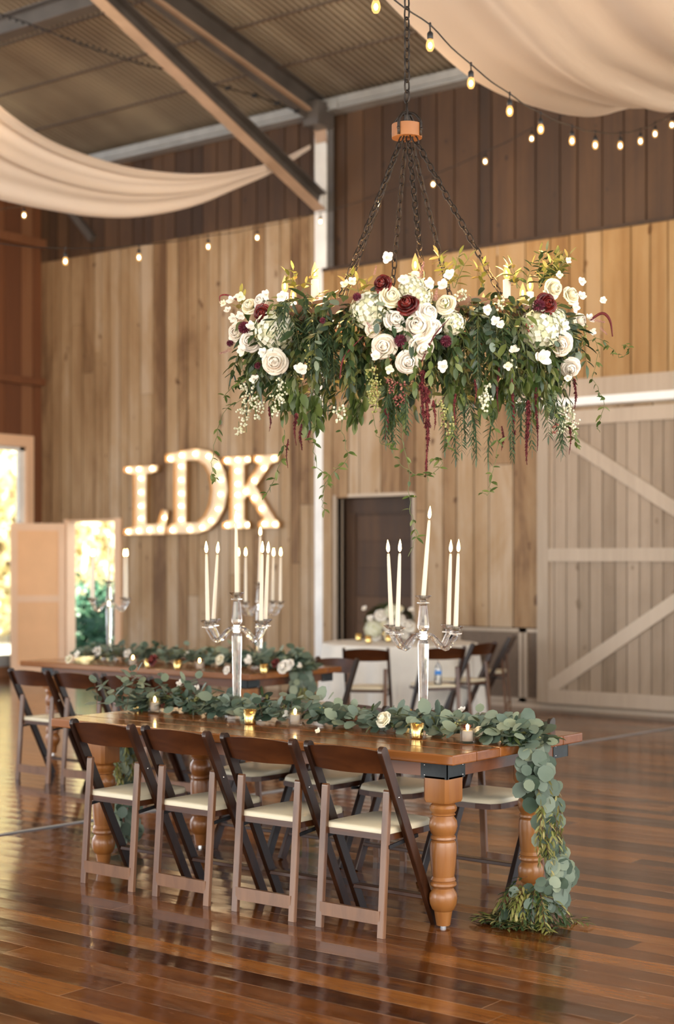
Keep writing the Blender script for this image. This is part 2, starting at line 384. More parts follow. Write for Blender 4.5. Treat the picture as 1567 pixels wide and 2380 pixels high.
# ------------------------------------------------------------------ the building
def struct(o, label=None): 
    o['kind'] = 'structure'
    if label: o['label'] = label
    return o
mb = MB(); mb.box((-16.6, -9, -.12), (6, 14.6, 0)); struct(mb.build('floor', m_floor, smooth=False), 'polished red-brown plank dance floor')
mb = MB(); mb.box((-70, -60, -.30), (40, 80, -.14)); struct(mb.build('ground', m_ground, smooth=False))
def boards(mb, axis, fixed, a0, a1, z0, z1, holes=(), wmin=.14, wmax=.24, th=.025, sgn=-1, joints=.35, m=0, topf=None):
    """vertical boards; axis 'x' runs along x at y=fixed, axis 'y' runs along y at x=fixed"""
    a = a0
    while a < a1-.02:
        w = min(R.uniform(wmin, wmax), a1-a)
        segs = [(z0, z1)]
        for (h0, h1, hz0, hz1) in holes:
            if a+w > h0+.01 and a < h1-.01:
                ns = []
                for (s0, s1) in segs:
                    if hz0 > s0 and hz0 < s1: ns.append((s0, hz0))
                    if hz1 < s1 and hz1 > s0: ns.append((hz1, s1))
                    if hz1 <= s0 or hz0 >= s1: ns.append((s0, s1))
                segs = ns
        out = []
        for s in segs:
            if s[1]-s[0] > 2 and R.random() < joints:
                c = R.uniform(s[0]+.6, s[1]-.6); out += [(s[0], c-.003), (c+.003, s[1])]
            else: out.append(s)
        for (s0, s1) in out:
            o = R.uniform(0, .008)
            if axis == 'x': mb.box((a+.008, fixed-th-o, s0), (a+w-.007, fixed, s1), m=m)
            else: mb.box((fixed, a+.005, s0), (fixed+th+o, a+w-.005, s1), m=m)
        a += w
YB = 14.50      # wall plane of the upper boarding and of the left bay
YR = 14.40      # furred lower boarding of the right bay
XC = -11.48     # steel frame
XL = -16.57     # left side wall
d2 = (-16.03, -15.05, .0, 2.12)     # open doorway in the back wall
op = (-11.24, -10.13, .55, 2.33)    # boarded recess
mb = MB()
def holebox(mb, x0, x1, z0, z1, y0, y1, holes, m=0):
    xs = sorted({x0, x1, *[h[0] for h in holes], *[h[1] for h in holes]}); xs = [x for x in xs if x0 <= x <= x1]
    for i in range(len(xs)-1):
        c = (xs[i]+xs[i+1])/2; cuts = [h for h in holes if h[0] < c < h[1]]
        z = z0
        for h in sorted(cuts, key=lambda h: h[2]):
            if h[2] > z: mb.box((xs[i], y0, z), (xs[i+1], y1, h[2]), .5, m)
            z = h[3]
        if z < z1: mb.box((xs[i], y0, z), (xs[i+1], y1, z1), .5, m)
holebox(mb, XL-.15, -2, -.1, 7.2, YB+.005, YB+.10, [d2, op])
wb = struct(mb.build('wall_back', m_dark, smooth=False), 'tall weathered board wall at the end of the barn')
mb = MB(); boards(mb, 'x', YB, XL, XC+.05, 0, 5.78, [d2], .13, .25, joints=.35)
mb.build('lower_left_boarding', m_wall, wb, False)
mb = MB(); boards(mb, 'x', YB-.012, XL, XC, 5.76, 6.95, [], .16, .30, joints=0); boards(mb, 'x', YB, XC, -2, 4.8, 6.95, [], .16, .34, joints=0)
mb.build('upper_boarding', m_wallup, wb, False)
mb = MB(); holebox(mb, XC+.02, -2, 0, 5.03, YR+.002, YB-.03, [op], 0)
mb.build('furring', m_dark, wb, False)
mb = MB(); boards(mb, 'x', YR, XC+.03, -2, 3.5, 5.05, [], .17, .36, joints=.0); 
mb.build('golden_boarding', m_wall2, wb, False)
mb = MB(); boards(mb, 'x', YR, XC+.03, -2, 0.0, 3.497, [op, (-9.56, -8.2, 0, .86)], .15, .32, joints=.45)
mb.build('lower_right_boarding', m_wall, wb, False)
# boarded recess behind the round table
mb = MB()
z = .55
for hh in (.30, .31, .33, .32, .31, .30): 
    mb.box((op[0], YR+.17+R.uniform(0, .012), z+.006), (op[1], YR+.20, min(z+hh, 2.6))); z += hh
mb.box((op[0]-.05, YR+.203, .4), (op[1]+.05, YR+.23, 2.5), .2)
rec = mb.build('recess_boards', m_wallup, wb, False)
mb = MB()
for a, b in (((op[0]-.035, YR-.045, .5), (op[0]+.0, YR+.2, 2.36)), ((op[1], YR-.045, .5), (op[1]+.035, YR+.2, 2.36)), ((op[0], YR-.03, 2.33), (op[1], YR+.2, 2.37)), ((op[0]-.05, YR-.10, .50), (op[1]+.9, YR+.2, .55))): mb.box(a, b)
mb.build('recess_frame', m_door, wb, False)
mb = MB(); mb.box((op[0]+.0, YR+.16, .55), (op[0]+.14, YR+.18, 2.33)); mb.box((op[0], YR+.15, 2.15), (op[1], YR+.18, 2.33)); mb.build('recess_stile', m_wallup, wb, False)
# left side wall with glazed doors
mb = MB(); w1 = (10.9, 14.19, .16, 3.16)
boards(mb, 'y', XL-.03, 2, YB, 0, 6.95, [w1], .16, .30, joints=.2)
wl = struct(mb.build('wall_left', m_wallleft, smooth=False), 'red-brown board side wall at the left edge')
mb = MB()
for a, b in (((XL-.2, 2, 0), (XL-.035, w1[0], 7)), ((XL-.2, w1[1], 0), (XL-.035, YB, 7)), ((XL-.2, w1[0], w1[3]), (XL-.035, w1[1], 7)), ((XL-.2, w1[0], -.1), (XL-.035, w1[1], w1[2]))): mb.box(a, b, .5)
mb.build('wall_core', m_dark, wl, False)
mb = MB(); mb.box((XL, 2, 4.03), (XL+.09, YB, 4.13)); mb.box((XL, 2, 5.95), (XL+.12, YB, 6.07)); mb.build('girt', m_wallleft, wl, False)
mb = MB(); mb.bar((XL+.08, 12.6, 6.0), (XL+.08, 14.3, 6.9), .10, .10, (1,0,0)); mb.bar((XL+.3, YB-.08, 6.75), (XL+1.1, YB-.08, 5.95), .10, .10, (0,1,0)); mb.build('wind_brace', m_steel, wl, False)
mb = MB(); mb.box((XL-.02, w1[0]-.12, w1[3]), (XL+.03, w1[1]+.12, w1[3]+.16)); mb.box((XL-.02, w1[1], w1[2]-.1), (XL+.03, w1[1]+.12, w1[3]))
mb.build('casing', m_peachf, wl, False)
wn = empty('window_1', (XL, 12.5, .16), label='tall glazed opening onto bright trees at the left edge', kind='structure')
mb = MB(); 
for a, b in (((XL-.09, w1[1]-.09, w1[2]), (XL-.02, w1[1], w1[3])), ((XL-.09, w1[0], w1[2]), (XL-.02, w1[0]+.09, w1[3])), ((XL-.09, 12.52, w1[2]), (XL-.02, 12.60, w1[3])), ((XL-.09, w1[0], w1[3]-.05), (XL-.02, w1[1], w1[3]))): mb.box(a, b)
o = mb.build('window_frame', m_steelW, wn, False); o.matrix_parent_inverse = wn.matrix_basis.inverted() if False else Matrix.Translation((-XL, -12.5, -.16))
mb = MB(); mb.box((XL-.06, w1[0]+.05, w1[2]+.12), (XL-.055, w1[1]-.05, w1[3]-.03)); o = mb.build('glass_pane', m_wglass, wn, False); o.matrix_parent_inverse = Matrix.Translation((-XL, -12.5, -.16))
mb = MB(); mb.box((XL-.16, w1[0], w1[2]-.02), (XL+.02, w1[1], w1[2]+.13)); o = mb.build('sill', m_steelL, wn, False); o.matrix_parent_inverse = Matrix.Translation((-XL, -12.5, -.16))
# doorway and its open leaf
mb = MB(); mb.box((d2[0]-.05, YB-.06, 0), (d2[0]+.02, YB+.10, d2[3]+.04)); mb.box((d2[1]-.02, YB-.06, 0), (d2[1]+.09, YB-.02, d2[3]+.04)); mb.box((d2[0], YB-.04, d2[3]), (d2[1], YB+.08, d2[3]+.03))
dd = struct(mb.build('door_2', m_peachf, smooth=False), 'open doorway onto green bushes with pale frame')
mb = MB(); mb.box((d2[1]-.09, YB, 0), (d2[1]-.02, YB+.09, d2[3])); mb.build('sunlit_jamb', m_steelW, dd, False)  # sun on this jamb is put into its pale colour
hx, hy = d2[0]-.02, YB-.06; ang = math.radians(180+57)
lf = empty('door_leaf', (hx, hy, 0), ang, 'open peach two-panel door leaf swung into the room', kind='structure'); lf.name = 'door_3'
LW = .74
mb = MB()
for a, b in (((0,-.02,.02),(.09,.02,2.10)), ((LW-.09,-.02,.02),(LW,.02,2.10)), ((.09,-.02,2.0),(LW-.09,.02,2.10)), ((.09,-.02,1.02),(LW-.09,.02,1.11)), ((.09,-.02,.02),(LW-.09,.02,.16))): mb.box(a, b)
mb.build('leaf_frame', m_peachf, lf, False)
mb = MB(); mb.box((.09,-.008,.16),(LW-.09,.008,1.02)); mb.box((.09,-.008,1.11),(LW-.09,.008,2.0)); mb.build('leaf_panel', m_peach, lf, False)
# sliding barn door
bd = empty('door_1', (-7.3, YR-.12, .07), label='sliding plank barn door with pale cross-braced frame', kind='structure')
inv = Matrix.Translation((7.3, -(YR-.12), -.07))
def sub(mbx, name, mat, parent, inv_, smooth=False):
    o = mbx.build(name, mat, parent, smooth); o.matrix_parent_inverse = inv_; return o
X0, X1 = -8.44, -6.10; yb = YR-.10
mb = MB(); a = X0+.04
while a < X1-.05:
    w = min(R.uniform(.13, .16), X1-a); mb.box((a+.005, yb, .09), (a+w-.005, yb+.03+R.uniform(0,.004), 3.14)); a += w
sub(mb, 'door_boards', m_doorp, bd, inv)
mb = MB(); yf = yb-.03
for a, b in (((X0, yf, .07), (X0+.135, yb, 3.16)), ((X1-.135, yf, .07), (X1, yb, 3.16)), ((X0+.135, yf, .07), (X1-.135, yb, .22)), ((X0+.135, yf, 1.575), (X1-.135, yb, 1.715)), ((X0+.135, yf, 3.01), (X1-.135, yb, 3.16))): mb.box(a, b)
mb.bar((X0+.10, yf+.018, 3.03), (X1-.10, yf+.018, 1.70), .145, .024, (0,1,0)); mb.bar((X0+.10, yf+.018, .20), (X1-.10, yf+.018, 1.60), .145, .024, (0,1,0))
sub(mb, 'door_frame', m_door, bd, inv)
mb = MB(); mb.box((-8.75, YR-.12, 3.215), (-2, YR-.045, 3.30)); struct(mb.build('trim_1', m_track, smooth=False), 'white steel sliding door track')
mb = MB(); mb.box((-8.75, YR-.045, 3.20), (-2, YR-.005, 3.50)); struct(mb.build('trim_2', m_door, smooth=False), 'pale header board above the track')
mb = MB(); mb.box((-9.6, YR-.05, 0), (-2, YR, .055)); struct(mb.build('baseboard_back', m_door, smooth=False))
mb = MB(); mb.box((XC+.04, YR-.05, 5.03), (-2, YR+.1, 5.07)); struct(mb.build('trim_3', m_wallup, smooth=False))
mb = MB(); mb.box((-9.7, YR-.025, 4.93), (-8.9, YR+.01, 5.05)); struct(mb.build('trim_4', m_door, smooth=False))
# vent grilles low on the wall
def grille(x0, x1, label):
    g = empty('wall_grille', ((x0+x1)/2, YR, .06), label=label, cat='vent grille', group='wall grilles beside the barn door')
    iv = Matrix.Translation((-(x0+x1)/2, -YR, -.06))
    mb = MB()
    for a, b in (((x0, YR-.04, .06), (x0+.04, YR+.02, .85)), ((x1-.04, YR-.04, .06), (x1, YR+.02, .85)), ((x0, YR-.04, .81), (x1, YR+.02, .85)), ((x0, YR-.04, .06), (x1, YR+.02, .10))): mb.box(a, b)
    sub(mb, 'frame', m_door, g, iv)
    mb = MB()
    for k in range(36): z = .105+k*.0195; mb.box((x0+.04, YR-.022, z), (x1-.04, YR-.004, z+.009), M=None)
    mb.box((x0+.03, YR+.0, .08), (x1-.03, YR+.012, .83), .2)
    sub(mb, 'louvres', m_grille, g, iv)
grille(-9.52, -8.68, 'wide louvred vent grille low on the wall behind the folding chairs')
grille(-8.66, -8.20, 'narrow louvred vent grille half hidden by the sliding barn door')

# steel frame
mb = MB()
mb.box((-11.575, YR-.02, 0), (-11.40, YR, 6.86)); struct(mb.build('column', m_steelW, smooth=False), 'pale steel column flange')
mb = MB(); mb.box((-11.50, YR, 0), (-11.43, YB+.1, 7.0)); mb.box((-11.43, YR, 5.06), (-11.31, YR+.02, 6.95)); mb.box((-11.52, YR-.3, 6.72), (-11.30, YR, 7.0)); struct(mb.build('column', m_steel, smooth=False))
zr = lambda y: 7.08+.235*(14.4-y)
def rafter(x):
    mb = MB()
    y0, y1 = 14.35, 4.0
    mb.bar((x, y0, zr(y0)-.17), (x, y1, zr(y1)-.17), .012, .36, (0,0,1))
    mb.bar((x, y0, zr(y0)-.01), (x, y1, zr(y1)-.01), .19, .015, (0,0,1))
    o = struct(mb.build('beam', m_steel, smooth=False), 'sloping dark steel rafter')
    mb = MB()
    pts = [(x, 14.39, 6.55), (x, 14.37, 6.72), (x, 14.28, 6.83), (x, 14.05, 6.91)]
    mb.bar((x, 14.06, 6.905), (x, y1, zr(y1)-.36), .19, .018, (0,0,1))
    for i in range(3): mb.bar(pts[i], pts[i+1], .17, .014, (0,1,.3))
    mb.build('bottom_flange', m_steelP, o, False)
rafter(XC); rafter(-5.2)
def brace(x):
    mb = MB(); p = Vector((x, 14.33, 5.86)); q = Vector((x, 8.6, 8.22))
    mb.bar(p, q, .02, .20, (0,0,1)); mb.bar(p+Vector((.06,0,.085)), q+Vector((.06,0,.085)), .13, .014, (0,0,1))
    o = struct(mb.build('beam', m_steel, smooth=False), 'diagonal steel knee brace')
    mb = MB(); mb.bar(p+Vector((.03,0,-.10)), q+Vector((.03,0,-.10)), .16, .016, (0,0,1)); mb.build('bottom_flange', m_steelP, o, False)
brace(XC)
mb = MB(); mb.box((XL, YR-.13, 6.90), (XC-.08, YR+.1, 6.915)); mb.box((XL, YR-.13, 6.95), (XC-.08, YR-.115, 7.03)); mb.box((XL, YR-.10, 6.915), (XC-.08, YR-.09, 6.97)); mb.box((XL, YR-.13, 7.03), (XC-.08, YR+.1, 7.045))
mb.box((XC+.1, YR-.13, 6.90), (-2, YR+.1, 6.915)); mb.box((XC+.1, YR-.13, 6.95), (-2, YR-.115, 7.03)); mb.box((XC+.1, YR-.10, 6.915), (-2, YR-.09, 6.97)); mb.box((XC+.1, YR-.13, 7.03), (-2, YR+.1, 7.045)); mb.box((XC+.22, YR-.15, 6.90), (XC+.34, YR-.12, 7.03))
struct(mb.build('beam', m_steelL, smooth=False), 'galvanised eave channel along the wall top')
mb = MB(); yb2 = 10.87; zb2 = 7.33
mb.box((XL, yb2-.01, zb2-.10), (XC-.03, yb2+.01, zb2+.10)); mb.box((XL, yb2-.09, zb2+.09), (XC-.03, yb2+.09, zb2+.105)); mb.box((XL, yb2-.09, zb2-.105), (XC-.03, yb2+.09, zb2-.09))
struct(mb.build('beam', m_steel, smooth=False), 'dark steel strut running left from the rafter')
# corrugated roof
mb = MB(); P = .085; xs = []; x = XL-.2; k = 0
while x < 4: xs += [(x, 0), (x+P*.45, 0), (x+P*.52, .045), (x+P*.93, .045)]; x += P
for (ya, yb_) in ((14.7, 4.0), (4.0, -6.6)):
    za, zb = (zr(ya), zr(4.0)) if ya > 5 else (zr(4.0), zr(4.0)-.235*10.6)
    vs_ = []
    for (q, h) in xs: vs_ += [(q, ya, za+h), (q, yb_, zb+h)]
    mb.add(vs_, [(2*i, 2*i+1, 2*i+3, 2*i+2) for i in range(len(xs)-1)], .5)
def roofm():
    m, t, b = ntree('corrugated_roof_sheet')
    n1 = noise(t, coords(t, (.5, .35, .5)), 1.3, 4, .6); sx = noise(t, coords(t, (2.2, .05, .05)), 1.0, 2)
    x = math_(t, 'ADD', math_(t, 'MULTIPLY', n1, .6), math_(t, 'MULTIPLY', sx, .45))
    t.links.new(ramp(t, x, [(.30, (.17,.13,.10)), (.5, (.31,.26,.20)), (.72, (.46,.40,.30))]), b.inputs['Base Color'])
    b.inputs['Metallic'].default_value = .35; b.inputs['Roughness'].default_value = .42
    return m
ro = struct(mb.build('roof', roofm(), smooth=False), 'corrugated metal roof underside')
ro.data.materials[0].use_backface_culling = False
mb = MB()
for k in range(1, 12):
    y = 14.4-.84*k; mb.box((XL, y-.014, zr(y)-.022), (3.9, y+.014, zr(y)-.004))
struct(mb.build('roof', m_steelD, smooth=False), 'thin roof purlins')
mb2 = MB(); mb2.bar((-7.10, 4.2, .004), (-6.40, 14.35, .004), .035, .006, (0,0,1), .5)
struct(mb2.build('trim_5', m_steelL, smooth=False), 'narrow metal strip across the floor')

# ------------------------------------------------------------------ outside: trees and bushes
def foliage(name, c, rad, n, ls, mat, label, cat, kindleaf='lance', trunk=None, group=None, droop=0):
    o = empty(name, (c[0], c[1], -.14), label=label, cat=cat, group=group)
    mb = MB(); c = Vector(c)
    for i in range(n):
        while True:
            p = Vector((R.uniform(-1,1), R.uniform(-1,1), R.uniform(-1,1)))
            if .25 < p.length < 1: break
        bl = 1+.25*mnoise.noise(p*2.3+c)
        q = Vector((p.x*rad[0]*bl, p.y*rad[1]*bl, p.z*rad[2]*bl))
        d = Vector((R.uniform(-1,1), R.uniform(-1,1), R.uniform(-1,.6)-droop))
        mb.leaf(c+q, d, p+Vector((0,0,.4)), ls*R.uniform(.6,1.3), ls*.5, kindleaf)
    f = mb.build('foliage', mat, o); f.matrix_parent_inverse = Matrix.Translation((-c.x, -c.y, .14))
    if trunk:
        mb = MB(); mb.tube([(c.x, c.y, -.14), (c.x+.1, c.y, c.z*.4), (c.x, c.y+.1, c.z)], [trunk, trunk*.8, trunk*.4], 8)
        for k in range(6):
            a = R.uniform(0, 6.28); z = c.z*R.uniform(.4, .8)
            mb.tube([(c.x, c.y, z), (c.x+rad[0]*.6*math.cos(a), c.y+rad[1]*.6*math.sin(a), z+rad[2]*.5)], [trunk*.4, trunk*.15], 6)
        f = mb.build('trunk', m_bark, o); f.matrix_parent_inverse = Matrix.Translation((-c.x, -c.y, .14))
p = at(205, 1440, 25); foliage('bush', (p.x, p.y, .5), (1.0, 1.0, .85), 1500, .16, m_bush, 'dark green bush just outside the open doorway', 'bush', 'round')
p = at(262, 1440, 29); foliage('bush', (p.x+.3, p.y+.4, .5), (1.2, 1.2, .9), 1200, .18, m_bush, 'second green bush farther off behind the doorway bush', 'bush', 'round')
for (u, cyy, z, rr, lab) in ((215, 36, 3.4, 2.5, 'pale yellow-green tree seen through the open doorway'), (35, 33, 3.0, 2.9, 'pale weeping tree filling the tall glazed opening'), (-70, 40, 4.0, 3.8, 'pale tree at the far left edge outside the glazing'), (120, 46, 4.6, 4.2, 'taller pale tree standing between doorway and glazing')):
    p = at(u, 1200, cyy); foliage('tree', (p.x, p.y, z), (rr, rr, rr*1.05), 3400, .34, m_tree, lab, 'tree', 'lance', .14, 'sunlit trees outside', .5)
# ------------------------------------------------------------------ folding chairs
def make_chair():
    root = empty('folding_chair')
    tag(root, 'x', 'chair')
    for sx in (-1, 1):
        mb = MB(); mb.bar((sx*.198, .355, 0), (sx*.198, -.045, .805), .024, .048, (0,1,.4), rnd_top=True); mb.build('front_leg', m_chair, root, False)
        mb = MB(); mb.bar((sx*.165, 0, 0), (sx*.165, .045, .615), .034, .022, (0,1,0), rnd_top=True); mb.build('rear_leg', m_rleg, root, False)
    # curved back slat
    mb = MB(); vs_ = []; fs = []; N = 12
    for i in range(N+1):
        t = -1+2*i/N; x = t*.192; bow = -.022*(1-t*t); zt = .785+.014*(1-t*t); zb = .690-.006*(1-t*t)+.0*(t*t)
        yt = -.037; yb_ = .012
        for (y, z) in ((yt+bow-.007, zt), (yb_+bow-.007, zb), (yb_+bow+.007, zb), (yt+bow+.007, zt)): vs_.append((x, y, z))
    for i in range(N):
        for k in range(4): fs.append((i*4+k, i*4+(k+1)%4, (i+1)*4+(k+1)%4, (i+1)*4+k))
    fs += [(3,2,1,0), tuple(N*4+k for k in range(4))]
    mb.add(vs_, fs, .5); mb.build('back_slat', m_slat, root, True, auto=.6)
    # seat: frame + pad
    prof = [(-.172, .035), (.172, .035), (.172, .30), (.165, .37), (.135, .415), (.06, .432), (-.06, .432), (-.135, .415), (-.165, .37), (-.172, .30)]
    def slab(sc_, z0, z1, bev):
        mb = MB(); n = len(prof); cy0 = .23
        lay = [(1, z0), (1, z1-bev), (1-.012*(bev > 0), z1-bev*.4), (1-.05*(bev > 0), z1)]
        vs_ = [((x*sc_*k), cy0+(y-cy0)*sc_*k, z) for k, z in lay for x, y in prof]
        fs = [(i*n+j, i*n+(j+1)%n, (i+1)*n+(j+1)%n, (i+1)*n+j) for i in range(3) for j in range(n)]
        fs += [tuple(reversed(range(n))), tuple(range(3*n, 4*n))]
        mb.add(vs_, fs, .5); return mb
    fr = slab(1.0, .402, .428, 0.0); fr.build('seat_frame', m_slat, root, False)
    slab(.97, .428, .452, .018).build('seat_pad', m_seat, root, True, auto=.9)
    mb = MB(); mb.box((-.16, -.006, .055), (.16, .012, .112)); mb.build('rear_stretcher', m_rleg, root, False)
    mb = MB(); y = .355-.40*(.13/.805); mb.bar((-.19, y, .13), (.19, y, .13), .045, .018, (0,0,1), .8); mb.build('front_stretcher', m_chair, root, False)
    mb = MB()
    for sx in (-1, 1):
        mb = MB(); mb.bar((sx*.182, .03, .378), (sx*.182, .24, .400), .008, .016, (0,0,1)); mb.build('hinge_bar', m_black, root, False)
        mb = MB(); mb.lathe([(.0,0),(.005,.001),(.005,.004),(0,.006)], 8, M=Matrix.Translation((sx*.207+(-.002 if sx < 0 else 0), .066, .585)) @ Matrix.Rotation(PI/2, 4, 'Y')); mb.build('bolt', m_chrome, root, True)
    return root
chair0 = make_chair(); used = [False]
def chair(x, y, rz, label, group):
    if used[0]: o = copy_tree(chair0)
    else: o = chair0; used[0] = True
    o.location = (x, y, 0); o.rotation_euler = (0, 0, rz)
    return tag(o, label, 'chair', group)
g1 = 'folding chairs along the near side of the front table'
for x, r, l in ((-3.985, 0, 'brown folding chair at the near right end of the front row'), (-4.47, .01, 'brown folding chair second from the right in the front row'),
             (-4.975, -.01, 'brown folding chair second from the left in the front row'), (-5.465, 0, 'brown folding chair at the left end of the front row')):
    chair(x, 5.19, r, l, g1)
g2 = 'folding chairs along the far side of the front table'
for x, l in ((-4.04, 'dark folding chair behind the front table beside the hanging garland'), (-4.55, 'dark folding chair across the front table, second from its right end'),
             (-5.05, 'dark folding chair across the front table, second from its left end'), (-5.54, 'dark folding chair across the front table at its far left end')):
    chair(x, 6.60, PI+R.uniform(-.02, .02), l, g2)
g3 = 'folding chairs between the two long tables'
for x, y, r, l in ((-8.52, 7.36, -.02, 'dark folding chair standing at the left edge before the rear table'), (-8.07, 7.39, .0, 'dark folding chair second from the left before the rear table'),
                (-7.60, 7.40, -.03, 'dark folding chair third from the left before the rear table, behind tall sprigs'), (-7.16, 7.42, .02, 'dark folding chair fourth from the left before the rear table')):
    chair(x, y, r, l, g3)
g4 = 'folding chairs along the far side of the rear table'
for x, l in ((-7.62, 'dark folding chair behind the right end of the rear table'), (-8.2, 'dark folding chair across the rear table, second from its right end'),
             (-8.8, 'dark folding chair across the rear table, third from its right end'), (-9.4, 'dark folding chair across the rear table at its far left end')):
    chair(x, 9.72, PI, l, g4)

# ------------------------------------------------------------------ long farm tables
def table(name, x0, x1, y0, y1, label):
    cx, cyy = (x0+x1)/2, (y0+y1)/2
    root = empty(name, (cx, cyy, 0), label=label, cat='table', group='long farm tables')
    hx_, hy_ = (x1-x0)/2, (y1-y0)/2
    mb = MB(); n = 6; w = 2*hy_/n; bb = .16      # breadboard ends? plain long planks
    for i in range(n): mb.box((-hx_, -hy_+i*w+.0006, .716), (hx_, -hy_+(i+1)*w-.0006, .76), R.uniform(.35, .65))
    o = mb.build('tabletop', m_table, root, False)
    bv = o.modifiers.new('b', 'BEVEL'); bv.width = .006; bv.segments = 2
    ax, ay = hx_-.06, hy_-.045; axl = hx_-.22
    mb = MB(); z0, z1 = .655, .716
    mb.box((-axl, -ay, z0), (ax, -ay+.03, z1)); mb.box((-axl, ay-.03, z0), (ax, ay, z1)); mb.box((-axl, -ay, z0), (-axl+.03, ay, z1)); mb.box((ax-.03, -ay, z0), (ax, ay, z1))
    mb.build('apron', m_apron, root, False)
    for sx in (-1, 1):
        for sy in (-1, 1):
            mb = MB(); e = .003; ax = axl if sx < 0 else hx_-.06
            xs_ = sorted((sx*(ax+e), sx*(ax-.135))); ys_ = sorted((sy*(ay+e), sy*(ay-.0)));
            mb.box((xs_[0], min(sy*(ay+e), sy*(ay-.001)), .648), (xs_[1], max(sy*(ay+e), sy*(ay-.001)), .7155))
            mb.box((min(sx*(ax+e), sx*(ax-.001)), min(sy*(ay+e), sy*(ay-.135)), .648), (max(sx*(ax+e), sx*(ax-.001)), max(sy*(ay+e), sy*(ay-.135)), .7155))
            b = mb.build('corner_bracket', m_bracket, root, False)
            mb = MB()
            for (px, py, ax_) in ((sx*(ax-.115), sy*(ay+e), 'y'), (sx*(ax+e), sy*(ay-.115), 'x')):
                for z in (.660, .703):
                    mb.ball((px, py, z), .0035, 6, 4)
            mb.build('screws', m_chrome, b, True)
            lx, ly = sx*(ax-.062), sy*(ay-.062)-(.17 if sy > 0 else 0)
            prof = [(.012,.0),(.016,.012),(.036,.013),(.040,.05),(.047,.115),(.055,.128),(.048,.134),(.052,.142),(.068,.175),(.070,.205),(.058,.238),(.050,.246),(.056,.252),(.066,.262),(.066,.276),(.058,.284),(.062,.300),(.072,.36),(.073,.43),(.066,.475),(.055,.482),(.058,.490),(.052,.496),(.060,.508),(.071,.528),(.071,.548),(.060,.572),(.056,.580),(.066,.588),(.070,.598),(.064,.606),(.06,.61)]
            # profile is authored for a leg whose turned section ends under a square block
            pr = [(.030,.012),(.031,.02),(.040,.074),(.049,.082),(.058,.105),(.061,.128),(.059,.148),(.048,.166),(.043,.172),(.050,.178),(.058,.186),(.057,.196),(.050,.201),(.055,.208),(.051,.216),(.048,.222),(.052,.25),(.057,.31),(.058,.355),(.054,.372),(.047,.378),(.056,.385),(.054,.394),(.048,.399),(.056,.414),(.062,.438),(.059,.462),(.048,.478),(.046,.483),(.054,.488),(.048,.494),(.057,.505),(.060,.518),(.054,.530),(.047,.534),(.055,.540),(.05,.545)]
            mb = MB(); mb.lathe(pr, 24, (lx, ly, 0)); 
            bw = .065; zb0 = .543; zb1 = .656
            ch = .014
            ring = lambda k, z: [(lx+a*k, ly+b_*k, z) for a, b_ in ((-bw+ch,-bw),(bw-ch,-bw),(bw,-bw+ch),(bw,bw-ch),(bw-ch,bw),(-bw+ch,bw),(-bw,bw-ch),(-bw,-bw+ch))]
            vs_ = ring(.93, zb0)+ring(1, zb0+.012)+ring(1, zb1)
            mb.add(vs_, [(i*8+j, i*8+(j+1)%8, (i+1)*8+(j+1)%8, (i+1)*8+j) for i in range(2) for j in range(8)]+[tuple(reversed(range(8))), tuple(range(16, 24))], .75)
            lg = mb.build('leg', m_tedge, root, True, auto=.55)
            mb = MB(); mb.lathe([(.014,0),(.014,.012)], 12, (lx, ly, 0)); mb.build('foot_glide', m_chrome, lg, True, auto=.5)
    return root
T1 = (-6.11, -3.60, 5.40, 6.515); T2 = (-9.86, -7.35, 8.38, 9.47)
table('farm_table', *T1, 'front honey-brown farm table with turned legs and a trailing eucalyptus garland')
table('farm_table', *T2, 'rear brown farm table with a green garland, nearer the lit letters')

# ------------------------------------------------------------------ round table with cloth
RC = Vector((-9.10, 12.69, 0)); RR = .78
rt = empty('round_table', RC, label='round table hidden under a floor-length white cloth by the wall', cat='table')
mb = MB(); mb.lathe([(.0,.735),(RR-.01,.735),(RR-.01,.752),(0,.752)], 40); mb.build('table_top', m_apron, rt, True, auto=.5)
mb = MB(); mb.lathe([(.30,0),(.28,.03),(.04,.06),(.04,.735)], 16); mb.build('pedestal', m_black, rt, True, auto=.5)
mb = MB(); n = 96; vs_ = [(0, 0, .757)]; rings = [(.5, .757, 0), (.97, .757, 0), (1.0, .752, 0), (1.01, .73, .10), (1.02, .6, .35), (1.035, .4, .75), (1.05, .2, 1), (1.06, .012, 1.1)]
for (k, z, a_) in rings:
    for j in range(n):
        an = 2*PI*j/n; f = math.sin(an*15+math.sin(an*4)*1.1)*.055*a_
        vs_.append(((RR*k+f)*math.cos(an), (RR*k+f)*math.sin(an), z))
fs = [(0, 1+j, 1+(j+1)%n) for j in range(n)]+[(1+i*n+j, 1+(i+1)*n+j, 1+(i+1)*n+(j+1)%n, 1+i*n+(j+1)%n) for i in range(len(rings)-1) for j in range(n)]
mb.add(vs_, fs, .5); tc = mb.build('tablecloth', m_cloth, None, True, loc=RC); tag(tc, 'white floor-length cloth draped over the round table by the wall', 'tablecloth')
g5 = 'folding chairs around the white round table'
def chair_at(u, cyy, face_deg, label):   # face_deg: direction faced, 0 = away from the viewer, + = to the left
    p = W((u-U0)/F*cyy, cyy); chair(p.x, p.y, YAW+math.radians(face_deg), label, g5)
chair_at(852, 13.75, -8, 'dark folding chair seen from behind in front of the round white table')
chair_at(1030, 14.0, 22, 'dark folding chair at the round table with a water bottle on its seat')
chair_at(1118, 14.7, 52, 'dark folding chair turned sideways at the right of the round table')
chair_at(1182, 15.95, 76, 'dark folding chair farthest right, in front of the louvred grille')
